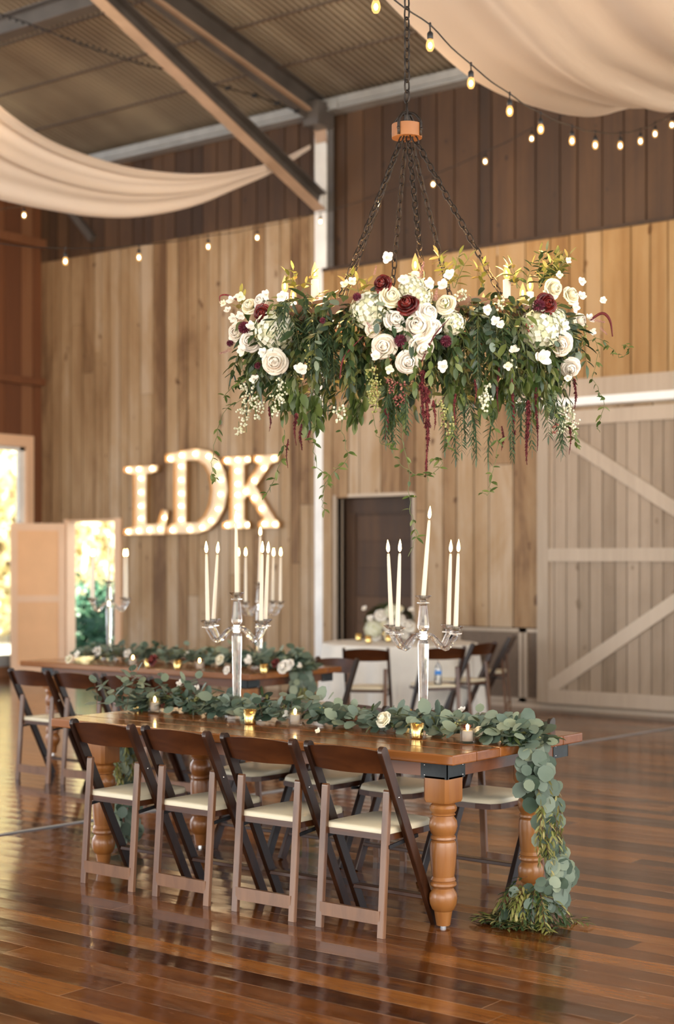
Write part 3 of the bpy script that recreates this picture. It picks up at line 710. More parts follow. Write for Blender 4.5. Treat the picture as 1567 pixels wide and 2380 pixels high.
# water bottle on a chair seat
pb = W((1022-U0)/F*13.86, 13.86+.20, .452); bt = empty('water_bottle', pb, label='small clear water bottle with blue label on a chair seat', cat='bottle')
mb = MB(); mb.lathe([(.0,0),(.031,.002),(.033,.02),(.031,.07),(.033,.13),(.026,.165),(.012,.19),(.012,.205)], 16); mb.build('bottle_body', m_glass, bt)
mb = MB(); mb.lathe([(.0335,.09),(.0335,.128)], 16); mb.build('bottle_label', m_blue, bt)
mb = MB(); mb.lathe([(.0,.222),(.014,.22),(.014,.203),(0,.203)], 12); mb.build('cap', m_cloth, bt)

# ------------------------------------------------------------------ crystal candelabra and taper candles
def make_candelabra(arms=(35, 145, 215, 325), rot=YAW):
    root = empty('crystal_candelabra', rz=rot); tag(root, 'x', 'candelabra')
    def faceted(prof, mat_name, n=8, c=(0,0,0), z0=0):
        mb = MB(); mb.lathe(prof, n, c); return mb
    mb = MB(); mb.lathe([(0,0),(.062,.0),(.062,.014),(.040,.024),(.026,.034),(0,.034)], 8); mb.build('base', m_crys, root, False)
    mb = MB(); mb.lathe([(0,.036),(.019,.036),(.027,.425),(.024,.443),(0,.443)], 8); mb.build('stem', m_crys, root, False)
    mb = MB(); mb.lathe([(0,.445),(.018,.445),(.018,.449),(.0215,.451),(.0215,.478),(.018,.480),(.018,.484),(0,.484)], 12); mb.build('hub', m_chrome2, root, True, auto=.5)
    mb = MB(); mb.lathe([(0,.485),(.019,.485),(.028,.500),(.028,.512),(.019,.606),(.017,.610),(0,.610)], 8); mb.build('upper_stem', m_crys, root, False)
    def cup(c, name, z):
        mb = MB()
        mb.lathe([(.0,z),(.014,z),(.030,z+.005),(.030,z+.009),(.014,z+.013),(.013,z+.018)], 12, (c[0], c[1], 0))
        mb.lathe([(.013,z+.018),(.021,z+.022),(.040,z+.040),(.038,z+.042),(.020,z+.028),(.0,z+.028)], 8, (c[0], c[1], 0))
        mb.build(name, m_crys, root, False)
    cup((0,0), 'centre_cup', .612)
    r_ = .168
    for a in arms:
        a = math.radians(a); dx, dy = math.cos(a), math.sin(a)
        mb = MB(); pts = []
        for i in range(15):
            t = i/14; rr = .020+t*(r_-.020)
            z = .466 - .060*math.sin(PI*min(1, max(0, (t-.05)/.95))**1.5)**1.4
            pts.append((rr*dx, rr*dy, z))
        pts.append((r_*dx, r_*dy, .478))
        mb.tube(pts, .0125, 8, .5); mb.build('arm', m_crys, root, False)
        cup((r_*dx, r_*dy), 'arm_cup', .470)
    root['cups'] = 0
    return root
def make_candle(L):
    root = empty('taper_candle'); mb = MB()
    mb.lathe([(0,0),(.0112,0),(.0115,.02),(.0098,L*.6),(.0072,L*.96),(.005,L),(0,L)], 12); mb.build('wax', m_wax, root)
    mb = MB(); mb.tube([(0,0,L),(.001,0,L+.009)], .0012, 5); mb.build('wick', m_wick, root)
    mb = MB(); mb.lathe([(0,L+.006),(.0058,L+.013),(.0080,L+.024),(.0064,L+.040),(.0026,L+.057),(0,L+.067)], 10); mb.build('flame', m_flame, root)
    return root
cand0 = make_candelabra(); candS = make_candle(.355); candC = make_candle(.372)
fc, fs_, fcc = [0], [0], [0]
def candelabra(X, Y, rot, label, where, tilts):
    o = cand0 if fc[0] == 0 else copy_tree(cand0); fc[0] += 1
    o.location = (X, Y, .761); o.rotation_euler = (0, 0, rot); tag(o, label, 'candelabra', 'crystal candelabra on the long tables')
    names = ['right rear', 'left rear', 'left front', 'right front']
    spots = [((0, 0), .640, 'centre', candC, fcc)]+[((.168*math.cos(math.radians(a)), .168*math.sin(math.radians(a))), .498, nm, candS, fs_) for a, nm in zip((35,145,215,325), names)]
    for (p, z, nm, pr, cnt), tl in zip(spots, tilts):
        c = pr if cnt[0] == 0 else copy_tree(pr); cnt[0] += 1
        ca, sa = math.cos(rot), math.sin(rot)
        c.location = (X+p[0]*ca-p[1]*sa, Y+p[0]*sa+p[1]*ca, .761+z)
        td = W(1, 0); ax = Vector((-td.y, td.x, 0))
        c.rotation_mode = 'QUATERNION'
        from mathutils import Quaternion
        c.rotation_quaternion = Quaternion(ax, tl)
        tag(c, f'lit ivory taper candle in the {nm} cup of the {where} candelabra', 'candle', 'taper candles in the crystal candelabra')
candelabra(-4.169, 6.00, YAW+math.radians(6), 'crystal candelabra at the right end of the front table', 'front table right', (.075, .030, -.045, .030, .035))
candelabra(-5.35, 6.00, YAW-math.radians(4), 'crystal candelabra at the left end of the front table', 'front table left', (-.01, .04, .06, -.02, .02))
candelabra(-9.405, 8.95, YAW+math.radians(14), 'blurred crystal candelabra on the rear table before the bright doorway', 'rear table left', (-.01, .0, .02, .01, .0))
candelabra(-7.75, 8.95, YAW+math.radians(20), 'blurred crystal candelabra on the rear table below the letter K', 'rear table right', (.02, .02, .0, .0, .01))

# ------------------------------------------------------------------ votives
def make_gold(h=.066, r0=.024, r1=.031):
    mb = MB(); mb.lathe([(0,0),(r0,0),(r0+.001,.003),(r1,h),(r1-.002,h),(r0-.002,.006),(0,.006)], 32, rfun=lambda a: 1+.03*math.sin(a*16)); o = mb.build('votive_cup', m_gold); return o
def make_rib(h=.086, r0=.034):
    mb = MB(); mb.lathe([(0,0),(r0,0),(r0+.001,.004),(r0+.001,h),(r0-.003,h),(r0-.003,.009),(0,.009)], 48, rfun=lambda a: 1+.022*math.sin(a*24)); o = mb.build('glass_votive_holder', m_rglass); return o
def ribglass():
    m, t, b = ntree('ribbed_glass'); b.inputs['Transmission Weight'].default_value = 1; b.inputs['Roughness'].default_value = .03; b.inputs['IOR'].default_value = 1.45
    tr = t.nodes.new('ShaderNodeBsdfTransparent'); mx = t.nodes.new('ShaderNodeMixShader'); mx.inputs[0].default_value = .75
    t.links.new(b.outputs[0], mx.inputs[1]); t.links.new(tr.outputs[0], mx.inputs[2]); t.links.new(mx.outputs[0], t.nodes['Material Output'].inputs[0]); return m
m_rglass = ribglass()
def make_vcandle():
    root = empty('votive_candle'); mb = MB(); mb.lathe([(0,0),(.024,0),(.024,.044),(.021,.046),(.006,.042),(0,.042)], 16); mb.build('wax', m_wax, root)
    mb = MB(); mb.tube([(0,0,.041),(0,0,.049)], .001, 5); mb.build('wick', m_wick, root)
    mb = MB(); mb.lathe([(0,.045),(.005,.050),(.0065,.057),(.004,.068),(0,.078)], 8); mb.build('flame', m_flame, root); return root
G0, B0, V0 = make_gold(), make_rib(), make_vcandle(); ug = [0]; ub = [0]
def gold(p, label, group, s=1):
    o = G0 if ug[0] == 0 else G0.copy(); 
    if ug[0]: sc.collection.objects.link(o)
    ug[0] += 1; o.location = p; o.scale = (s,)*3; tag(o, label, 'votive', group)
def ribv(p, label, group):
    o = B0 if ub[0] == 0 else B0.copy()
    if ub[0]: sc.collection.objects.link(o)
    v = V0 if ub[0] == 0 else copy_tree(V0); ub[0] += 1
    o.location = p; v.location = (p.x, p.y, p.z+.010); tag(o, label+' holder', 'votive', group); tag(v, 'lit white candle inside the '+label, 'candle', group+' candles')
vg = 'votive holders on the front table'
TZ = .7615
gold(onZ(321, 1650, TZ), 'gold fluted votive cup at the left end of the front table', vg)
ribv(onZ(360, 1656, TZ), 'clear glass votive at the front table left end', vg)
gold(onZ(581, 1682, TZ), 'tall gold fluted votive cup below the left front candelabra', vg, 1.08)
ribv(onZ(686, 1687, TZ), 'ribbed glass votive mid front table', vg)
gold(onZ(970, 1716, TZ), 'gold fluted votive cup in front of the right front candelabra', vg, 1.05)
ribv(onZ(1087, 1727, TZ), 'ribbed glass votive nearest the front table right end', vg)
gold(onZ(945, 1676, TZ), 'amber gold votive half hidden behind the white rose', vg, .9)
vg = 'votive holders on the rear table'
for u, v, k, l in ((256, 1553, 1, 'clear glass votive on the rear table beside its left candelabra'), (295, 1555, 0, 'gold votive on the rear table, leftmost of the three gold ones'), (403, 1556, 0, 'gold votive on the rear table right of the dark red flower'),
                   (464, 1557, 1, 'clear glass votive between gold cups on the rear table'), (614, 1565, 0, 'gold votive nearest the right end of the rear table')):
    p = onZ(u, v, TZ); p.y = max(p.y, T2[2]+.06)
    (ribv if k else gold)(p, l, vg)
for u, v, l in ((834, 1489, 'leftmost small gold votive on the round table'), (857, 1495, 'second small gold votive on the round table, below the white bouquet'), (903, 1492, 'small gold votive on the round table right of the bouquet')):
    p = onZ(u, v, .760); gold(p, l, 'votives on the round table', 1.1)
# ------------------------------------------------------------------ lit letters on the wall
def letter(name, u0, v0, u1, v1, outline, holes, bulbs, label):
    a = onY(u0, v1, YB-.05); b = onY(u1, v0, YB-.05)
    wx = b.x-a.x; za = onY((u0+u1)/2, v1, YB-.05).z; zb = onY((u0+u1)/2, v0, YB-.05).z; hz = zb-za
    root = empty(name, (a.x, YB-.055, za), label=label, cat='marquee letter', group='lit marquee letters')
    cu = bpy.data.curves.new(name, 'CURVE'); cu.dimensions = '2D'; cu.fill_mode = 'BOTH'
    for poly in [outline]+holes:
        sp = cu.splines.new('POLY'); sp.points.add(len(poly)-1); sp.use_cyclic_u = True
        for p, q in zip(sp.points, poly): p.co = (q[0]*wx, q[1]*hz, 0, 1)
    cu.extrude = .008
    tmp = bpy.data.objects.new('tmp', cu); sc.collection.objects.link(tmp)
    dg = bpy.context.evaluated_depsgraph_get(); dg.update()
    me = bpy.data.meshes.new_from_object(tmp.evaluated_get(dg)); bpy.data.objects.remove(tmp); bpy.data.curves.remove(cu)
    me.materials.clear(); me.materials.append(m_letter)
    me.transform(Matrix.Rotation(PI/2, 4, 'X'))
    f = bpy.data.objects.new('letter_face', me); sc.collection.objects.link(f); f.parent = root; f.location = (0, -.012, 0)
    mb = MB()
    for poly in [outline]+holes:
        n = len(poly); vs_ = []
        for q in poly: vs_ += [(q[0]*wx, 0, q[1]*hz), (q[0]*wx, -.058, q[1]*hz)]
        mb.add(vs_, [(2*i, 2*((i+1) % n), 2*((i+1) % n)+1, 2*i+1) for i in range(n)], .5)
    rm = mb.build('rim', m_rim, root, False); md = rm.modifiers.new('s', 'SOLIDIFY'); md.thickness = .006; md.offset = 0
    mb = MB(); mb.ball((0,0,0), (.017,.020,.017), 10, 6, .5); pb = mb.build('bulb', m_mbulb, root)
    for i, (x, y) in enumerate(bulbs):
        o = pb if i == 0 else pb.copy()
        if i: sc.collection.objects.link(o); o.parent = root
        o.location = (x*wx, -.040, y*hz)
letter('marquee_letter', 295, 1083, 398, 1243, [(0,0),(.93,0),(1,.34),(.86,.36),(.76,.16),(.52,.15),(.52,.88),(.76,.91),(.78,1),(0,1),(0,.92),(.22,.88),(.22,.12),(0,.08)], [],
       [(.09,.955),(.32,.955),(.62,.955),(.37,.82),(.37,.62),(.37,.42),(.37,.24),(.08,.05),(.32,.06),(.56,.07),(.80,.08),(.90,.24)], 'glowing cream marquee letter L, leftmost on the board wall')
letter('marquee_letter', 392, 1043, 537, 1240, [(0,0),(.52,.0),(.70,.04),(.84,.14),(.95,.30),(1,.5),(.96,.70),(.86,.86),(.72,.96),(.52,1),(.45,1),(0,.955),(0,.86),(.14,.85),(.14,.13),(0,.08)],
       [[(.34,.13),(.50,.13),(.62,.20),(.70,.33),(.73,.5),(.70,.68),(.62,.80),(.50,.865),(.34,.865)]],
       [(.06,.90),(.25,.93),(.47,.94),(.68,.90),(.82,.78),(.87,.62),(.87,.45),(.83,.28),(.72,.15),(.58,.07),(.38,.05),(.10,.045),(.24,.80),(.24,.64),(.24,.48),(.24,.33),(.24,.17)], 'glowing cream marquee letter D, tallest and in the middle')
letter('marquee_letter', 525, 1060, 656, 1228, [(0,0),(.48,0),(.48,.08),(.39,.12),(.39,.40),(.45,.46),(.72,.12),(.64,.08),(.64,0),(1,0),(1,.08),(.93,.12),(.59,.58),(.86,.88),(.99,.91),(1,1),(.55,1),(.55,.92),(.64,.88),(.39,.58),(.39,.88),(.50,.92),(.50,1),(0,1),(0,.92),(.13,.88),(.13,.12),(0,.08)], [],
       [(.06,.955),(.25,.955),(.43,.955),(.62,.95),(.89,.95),(.25,.80),(.25,.62),(.25,.47),(.40,.51),(.25,.30),(.25,.17),(.06,.05),(.25,.045),(.43,.05),(.72,.82),(.55,.66),(.55,.42),(.68,.27),(.73,.06),(.91,.05)], 'glowing cream marquee letter K, rightmost on the board wall')

# ------------------------------------------------------------------ string lights
def catmull(pts, n=6):
    pts = [Vector(p) for p in pts]; P = [pts[0]*2-pts[1]]+pts+[pts[-1]*2-pts[-2]]; out = []
    for i in range(1, len(P)-2):
        for k in range(n):
            t = k/n; a, b, c, d = P[i-1:i+3]
            out.append(.5*((2*b)+(c-a)*t+(2*a-5*b+4*c-d)*t*t+(3*b-a-3*c+d)*t**3))
    out.append(pts[-1]); return out
mb = MB(); mb.lathe([(0,-.032),(.012,-.030),(.0195,-.018),(.0225,-.002),(.020,.014),(.014,.028),(.012,.036)], 16); BG = mb.build('bulb', m_bulbglass)
mb = MB(); mb.ball((0,0,-.002), (.010,.010,.016), 8, 6); BF = mb.build('filament', m_fil)
mb = MB(); mb.lathe([(.0135,.030),(.0155,.034),(.0155,.060),(.010,.068),(.004,.072),(.003,.105),(0,.105)], 12); BS = mb.build('bulb_socket', m_black)
first = [True]
def string(label, pts, extra0, extra1):
    P = [at(*p) for p in pts]; root = empty('string_lights', P[0], label=label, cat='string lights', group='cafe string lights')
    for p in P:
        loc = p-P[0]
        if first[0]:
            first[0] = False; a, b, c = BG, BF, BS; 
        else:
            a, b, c = BG.copy(), BF.copy(), BS.copy()
            for q in (a, b, c): sc.collection.objects.link(q)
        a.parent = root; c.parent = root; b.parent = a
        a.location = loc; c.location = loc; b.location = (0, 0, 0)
    cab = [at(*p)-P[0] for p in extra0]+[p-P[0]+Vector((0,0,.105)) for p in P]+[at(*p)-P[0] for p in extra1]
    full = []
    for i in range(len(cab)-1):
        mid = (cab[i]+cab[i+1])/2-Vector((0,0,.012)); full += [cab[i], mid]
    full.append(cab[-1])
    mb = MB(); mb.tube(catmull(full, 3), .0042, 6, .5)
    for p in P: mb.ball(p-P[0]+Vector((0,0,.105)), (.008,.008,.014), 6, 4)
    mb.build('cable', m_black, root)
string('string of clear bulbs sweeping from top centre to the right edge',
       [(874,15,7.2),(1000,105,7.9),(1095,193,8.6),(1185,258,9.3),(1257,300,10.0),(1330,327,10.9),(1384,337,11.8),(1442,338,12.7),(1489,328,13.5),(1523,311,14.3),(1562,290,15.0)],
       [(700,-200,6.4)], [(1640,235,15.4)])
string('string of clear bulbs crossing the dark boards from the left edge past the column',
       [(-20,596,11.6),(152,607,12.3),(323,598,13.4),(484,573,15.0),(598,552,16.3),(745,515,17.9),(878,475,17.4),(1007,428,16.9),(1128,375,16.4),(1236,322,15.9)],
       [(-120,560,11.2)], [(1320,262,15.5)])
string('single dim bulb of a string at the left edge below the drape', [(-90,520,15.5),(56,500,16.0)], [(-160,480,15.4)], [(160,455,17.5)])
# the unlit cord under the roof
P = [onX(u, v, XC+.25) for u, v in ((-40,20),(60,55),(200,105),(330,150))]; P = [at(-40,20,15.5), at(60,52,15.6), at(200,108,15.9), at(330,150,16.3), at(400,165,16.6), at(530,205,17.0), at(592,222,17.3), at(645,240,17.6), at(690,258,17.9)]
mb = MB(); mb.tube(catmull(P, 4), .007, 6)
for p in P[5:]:
    mb.ball(p, (.05,.03,.025), 8, 5)
for k in range(30):
    q = P[0].lerp(P[4], k/30); mb.ball(q-Vector((0,0,.015)), .014, 6, 4)
tag(mb.build('power_cord', m_black), 'dark cord with plugs running up under the roof to the rafter', 'cord')

# ------------------------------------------------------------------ fabric swags
def drape(A, B, nf, amp, label, seed, sag=0.0, name='fabric_drape'):
    A = catmull(A, 5); B = catmull(B, 5); n = min(len(A), len(B)); NS = 56; vs_ = []; rr = random.Random(seed)
    ph = [rr.uniform(0, 6.28) for _ in range(4)]
    for i in range(n):
        a, b = A[i], B[i]; w = (b-a).length
        for j in range(NS+1):
            s = j/NS; ss = s+.035*math.sin(s*7+ph[0])
            p = a.lerp(b, s)
            k = amp*min(1, w/1.0)
            dz = k*(math.sin(ss*nf*6.28+ph[1]+i*.02)+.45*math.sin(ss*nf*2.3*6.28+ph[2]-i*.03))*min(1, s*6+.2) - sag*math.sin(PI*s)*min(1, w)
            vs_.append(p+Vector((0, 0, dz)))
    mb = MB(); mb.add(vs_, [(i*(NS+1)+j, i*(NS+1)+j+1, (i+1)*(NS+1)+j+1, (i+1)*(NS+1)+j) for i in range(n-1) for j in range(NS)], .5)
    o = mb.build(name, m_fab); return tag(o, label, 'fabric drape', 'ivory fabric swags under the roof')
lo = [(-150,420),(-60,447),(30,470),(120,488),(210,502),(300,505),(390,493),(470,472),(550,438),(640,398),(722,346)]
up = [(-150,60),(-60,178),(30,262),(120,320),(210,358),(300,385),(390,399),(470,403),(550,396),(640,375),(722,336)]
A = [onX(u, v, -11.70+.005*i) for i, (u, v) in enumerate(lo)]; B = [onX(u, v, -10.75-.09*i) for i, (u, v) in enumerate(up)]
drape(A, B, 2.2, .035, 'ivory fabric swag at the upper left tied to the steel column', 3)
lo = [(760,-190),(830,-85),(900,0),(1000,98),(1080,168),(1160,215),(1250,248),(1340,268),(1400,256),(1470,240),(1567,226),(1650,210)]
A = [onX(u, v, -6.0) for u, v in lo]; B = [p+Vector((2.6-.02*i, -.4, .10)) for i, p in enumerate(A)]
drape(A, B, 2.6, .040, 'wide ivory fabric swag across the upper right corner', 5, sag=.16)

# ------------------------------------------------------------------ flower kit (each facing +Z, about one unit across the radius)
def rose_mb(seed, loose=1.0):
    r_ = random.Random(seed); mb = MB()
    for n, rad, zt, w, cl in ((2,.13,.80,1.6,1.0),(3,.24,.80,1.3,1.0),(3,.37,.76,1.2,.9),(4,.52,.66,1.0,.6),(5,.70,.50,.85,.25),(5,.88,.32,.80,-.1),(6,1.02,.12,.72,-.3)):
        off = r_.uniform(0, 6.28)
        for k in range(n):
            a0 = off+2*PI*k/n+r_.uniform(-.15, .15); vs_ = []; rd = rad*r_.uniform(.92, 1.08)*(.9+.1*loose); z1 = zt*r_.uniform(.94, 1.06)
            wv = r_.uniform(0, 6.28)
            for j in range(6):
                v = j/5
                for i in range(7):
                    u = -1+2*i/6; an = a0+u*w*(.60+.40*v)
                    rr = .05+(rd-.05)*math.sin(min(1.0, v)*PI*(.50+.33*max(0, cl)+.05*cl))*(1-.16*u*u*(1 if cl > .3 else .4))
                    z = -.45+(z1+.45)*(math.sin(v*PI*.5) if cl > .3 else math.sin(v*PI*(.5+.13*(1-cl)))) - .22*u*u*v + (.03*math.sin(u*6+wv)*v if cl < .7 else 0)
                    vs_.append((rr*math.cos(an), rr*math.sin(an), z))
            mb.add(vs_, [(j*7+i, j*7+i+1, (j+1)*7+i+1, (j+1)*7+i) for j in range(5) for i in range(6)], r_.random())
    mb.ball((0,0,.40), (.15,.15,.32), 8, 6, .1); mb.ball((0,0,-.15), (.55,.55,.25), 12, 6, .1)
    return mb
def hyd_mb(seed, n=95):
    r_ = random.Random(seed); mb = MB()
    for i in range(n):
        z = 1-1.55*(i+.5)/n; a = i*2.39996; rr = math.sqrt(max(0, 1-z*z)); nrm = Vector((rr*math.cos(a), rr*math.sin(a), z))
        bump_ = 1+r_.uniform(-.09, .07); p = nrm*bump_*Vector((1, 1, .85)).length/1.65*1.0; p = Vector((nrm.x, nrm.y, nrm.z*.85))*bump_
        t = nrm.orthogonal().normalized(); b = nrm.cross(t); sp = r_.uniform(0, 6.28); c = r_.random()
        for k in range(4):
            an = sp+k*PI/2; d = (t*math.cos(an)+b*math.sin(an))+nrm*.22
            mb.leaf(p, d, nrm, .165, .165, 'round', min(1, max(0, c+r_.uniform(-.15, .15))), 0, .15)
    mb.ball((0,0,0), (.88,.88,.74), 14, 9, .1)
    return mb
def blossom_mb(seed, n=5):
    r_ = random.Random(seed); mb = MB()
    for k in range(n):
        a = 2*PI*k/n+r_.uniform(-.2, .2); d = Vector((math.cos(a), math.sin(a), r_.uniform(.35, .9)))
        mb.leaf((0,0,0), d, (0,0,1), r_.uniform(.85, 1.05), .8, 'round', None, 0, -.12)
    for k in range(3):
        a = r_.uniform(0, 6.28); mb.leaf((0,0,.05), (math.cos(a)*.4, math.sin(a)*.4, 1), (math.cos(a), math.sin(a), 0), .6, .5, 'round', None, 0, .2)
    return mb
def scab_mb(seed):
    r_ = random.Random(seed); mb = MB()
    for i in range(110):
        z = 1-1.3*(i+.5)/110; a = i*2.39996; rr = math.sqrt(1-z*z); n_ = Vector((rr*math.cos(a), rr*math.sin(a), z))
        mb.leaf(n_*.45, n_+Vector((r_.uniform(-.3,.3), r_.uniform(-.3,.3), r_.uniform(-.3,.3))), n_.orthogonal(), .55, .22, 'lance', .15+.75*max(0, z)*r_.random(), 0, .1)
    mb.ball((0,0,0), .5, 10, 6, .1); return mb
def plume_mb(seed):
    r_ = random.Random(seed); mb = MB()
    for i in range(260):
        t = r_.random(); a = r_.uniform(0, 6.28); rr = .38*(1-t)*r_.random()+.02
        p = Vector((rr*math.cos(a), rr*math.sin(a), t*2.0)); mb.leaf(p, (math.cos(a), math.sin(a), .9), (0,0,1), .16, .06, 'lance', None, 0, .1)
    return mb
def hide_proto(o): return o
KIT = {}
def proto(key, mbf, mat):
    if key not in KIT:
        o = mbf.build(key, mat); bpy.data.objects.remove(o, do_unlink=True) if False else None
        KIT[key] = o.data; bpy.data.objects.remove(o)
    return KIT[key]
proto('white_rose', rose_mb(1), m_petal); proto('blush_rose', rose_mb(2, 1.2), m_blush); proto('cream_rose', rose_mb(3, .9), m_petalc); proto('red_rose', rose_mb(4), m_red)
proto('hydrangea', hyd_mb(5), m_hyd); proto('white_blossom', blossom_mb(6), m_petal); proto('white_freesia', blossom_mb(9, 4), m_petalc); proto('plum_scabiosa', scab_mb(7), m_plum); proto('pink_astilbe', plume_mb(8), m_pink)
def flower(kind, parent, p, d, radius, label=None):
    o = bpy.data.objects.new(kind, KIT[kind]); sc.collection.objects.link(o); o.parent = parent
    o.matrix_local = facing(p, d, radius, R.uniform(0, 6.28))
    return o

# ------------------------------------------------------------------ sprays
def spray(mb, st, p0, d0, L, droop, step, ll, lw, kind, mats=(0,), side=.75, seg=10, rv=None, stemr=.0018, lastleaf=True, wob=.12, pairs=True):
    p = Vector(p0); d = Vector(d0).normalized(); pts = [p.copy()]; ds = [d.copy()]
    for i in range(seg):
        d = (d+Vector((R.uniform(-wob, wob), R.uniform(-wob, wob), -droop/seg*3+R.uniform(-wob, wob)*.5))).normalized()
        p = p+d*L/seg; pts.append(p.copy()); ds.append(d.copy())
    st.tube(pts, [stemr*(1-.6*i/seg) for i in range(seg+1)], 4, cap=False)
    n = max(2, int(L/step)); rot = R.uniform(0, 3.14)
    for k in range(n):
        t = (k+.8)/(n+.3)*seg; i = min(int(t), seg-1); q = pts[i].lerp(pts[i+1], t-i); dd = ds[i+1]
        a = dd.orthogonal().normalized(); b = dd.cross(a); an = rot+(k % 2)*PI/2*(.6 if kind == 'lance' else 1)
        s_ = (a*math.cos(an)+b*math.sin(an)); taper = 1-.35*k/n
        for sg in ((1, -1) if pairs else ((1,) if k % 2 else (-1,))):
            dl = dd*(1-side)+s_*sg*side+Vector((0,0,-.10)); nn = Vector((0,0,.8))+s_*.3+Vector((R.uniform(-.4,.4), R.uniform(-.4,.4), 0))
            mb.leaf(q, dl, nn, ll*taper*R.uniform(.8, 1.15), lw*taper*R.uniform(.85, 1.1), kind, rv if rv is None else min(1, max(0, rv+R.uniform(-.2, .2))), 0, R.uniform(.05, .35))
    if lastleaf: mb.leaf(pts[-1], ds[-1], (0,0,1), ll*.8, lw*.8, kind, rv, 0, .1)
    return pts
def frond(mb, st, p0, d0, L, droop):
    spray(mb, st, p0, d0, L, droop, .011, .05, .0085, 'lance', side=.62, seg=12, stemr=.0014, wob=.05)
def berries(mb, st, p0, L, n, br, spread):
    p0 = Vector(p0); st.tube([p0, p0+Vector((R.uniform(-.02,.02), R.uniform(-.02,.02), -L*.5)), p0+Vector((R.uniform(-.02,.02), 0, -L))], .0014, 4, cap=False)
    for i in range(n):
        t = R.random(); a = R.uniform(0, 6.28); rr = spread*(1-.5*t)*R.random()**.5
        mb.ball(p0+Vector((rr*math.cos(a), rr*math.sin(a), -L*(.15+.85*t))), br*R.uniform(.7, 1.2), 6, 4, R.random())
def vine(mb, st, pts, step=.030, ll=.036, lw=.014):
    pts = catmull(pts, 5); 
    w = [p+Vector((R.uniform(-.006,.006),)*3) for p in pts]
    st.tube(w, .0012, 4, cap=False); acc = 0
    for i in range(len(w)-1):
        acc += (w[i+1]-w[i]).length
        if acc > step:
            acc = 0
            for k in range(R.choice((1, 2, 2, 3))):
                d = Vector((R.uniform(-1,1), R.uniform(-1,1), R.uniform(-1,.3)))
                mb.leaf(w[i], d, (R.uniform(-.5,.5), -.6, .6), ll*R.uniform(.7,1.2), lw, 'lance', None, 0, .2)

# ------------------------------------------------------------------ chandelier
CD, CXC = 6.8, (946-U0)/F*6.8
CC = W(CXC, CD, 0); ZR = 2.66
ch = empty('chandelier', (CC.x, CC.y, ZR), YAW, 'round wooden chandelier on black chains with lit candle bulbs inside the flower ring', 'chandelier')
def L_(th, r_, z): a = math.radians(th); return Vector((r_*math.cos(a), r_*math.sin(a), z))
def ring(mb, r0, r1, z0, z1, n=40, c=(0,0)):
    vs_ = []
    for k in range(n):
        a = 2*PI*k/n
        for r_, z in ((r0, z0), (r1, z0), (r1, z1), (r0, z1)): vs_.append((c[0]+r_*math.cos(a), c[1]+r_*math.sin(a), z))
    mb.add(vs_, [(k*4+j, ((k+1)%n)*4+j, ((k+1)%n)*4+(j+1)%4, k*4+(j+1)%4) for k in range(n) for j in range(4)], .6)
mb = MB(); ring(mb, .49, .585, -.075, -.005); mb.build('wooden_ring', m_ringwood, ch, False)
HZ = 3.475-ZR
mb = MB(); ring(mb, .026, .067, HZ-.030, HZ+.028, 28); mb.build('hub_ring', m_ringwood, ch, True, auto=.5)
mb = MB()
for k in range(4):
    a = math.radians(45+90*k+12); pts = [Vector((.069*math.cos(a), .069*math.sin(a), HZ-.028)), Vector((.070*math.cos(a), .070*math.sin(a), HZ+.03)), Vector((.055*math.cos(a), .055*math.sin(a), HZ+.055)), Vector((.030*math.cos(a), .030*math.sin(a), HZ+.075)), Vector((0, 0, HZ+.080))]
    mb.tube(catmull(pts, 3), .0065, 6); mb.ball((.073*math.cos(a), .073*math.sin(a), HZ), .008, 6, 4); mb.ball((.070*math.cos(a), .070*math.sin(a), HZ-.02), .006, 6, 4)
mb.lathe([(0,HZ+.02),(.012,HZ+.02),(.012,HZ+.08),(.005,HZ+.10),(.004,HZ+.135),(0,HZ+.135)], 10)
mb.build('hub_straps', m_iron, ch)
def chain(p, q, pitch=.040, wire=.0036, wd=.012):
    p, q = Vector(p), Vector(q); d = q-p; n = int(d.length/pitch); d.normalize(); a = d.orthogonal().normalized(); b = d.cross(a); mb = MB()
    for k in range(n):
        c = p+d*(k+.5)*pitch; s_ = a if k % 2 else b; hl = pitch*.62; pts = []
        for i in range(12):
            t = 2*PI*i/12; x = math.cos(t)*wd; y = math.sin(t)
            yy = math.copysign(abs(y)**.7, y)*hl; pts.append(c+s_*x+d*yy)
        mb.tube(pts, wire, 5, closed=True)
    return mb.build('chain', m_iron, ch)
chain((0,0,HZ+.13), (-.005,0,zr(CC.y)-.4-ZR), .046, .0042, .0135)
for th in (128, 236, 97, 275, 60, 318):
    e = L_(th, .54, -.01); s0 = L_(th, .038, HZ-.03); chain(s0, e)
mb = MB(); mb.lathe([(0,0),(.0165,0),(.0165,.078),(.012,.080),(0,.080)], 14); SLV = mb.build('candle_sleeve', m_sleeve, ch, True, auto=.5)
mb = MB(); mb.lathe([(.006,.080),(.0135,.092),(.0155,.106),(.0115,.128),(.0045,.146),(.001,.155),(0,.156)], 14); CBG = mb.build('bulb', m_cbulb, SLV)
mb = MB(); mb.ball((0,0,.108), (.0045,.0045,.014), 8, 6); CF = mb.build('filament', m_fil2, CBG)
for i, th in enumerate((-138, -89, -42, -8, 13, 46, 104, 126, 160, 186)):
    if i == 0: a, b, c = SLV, CBG, CF
    else:
        a, b, c = SLV.copy(), CBG.copy(), CF.copy(); 
        for o in (a, b, c): sc.collection.objects.link(o)
        a.parent = ch; b.parent = a; c.parent = b
    a.location = L_(th, .54, .014)
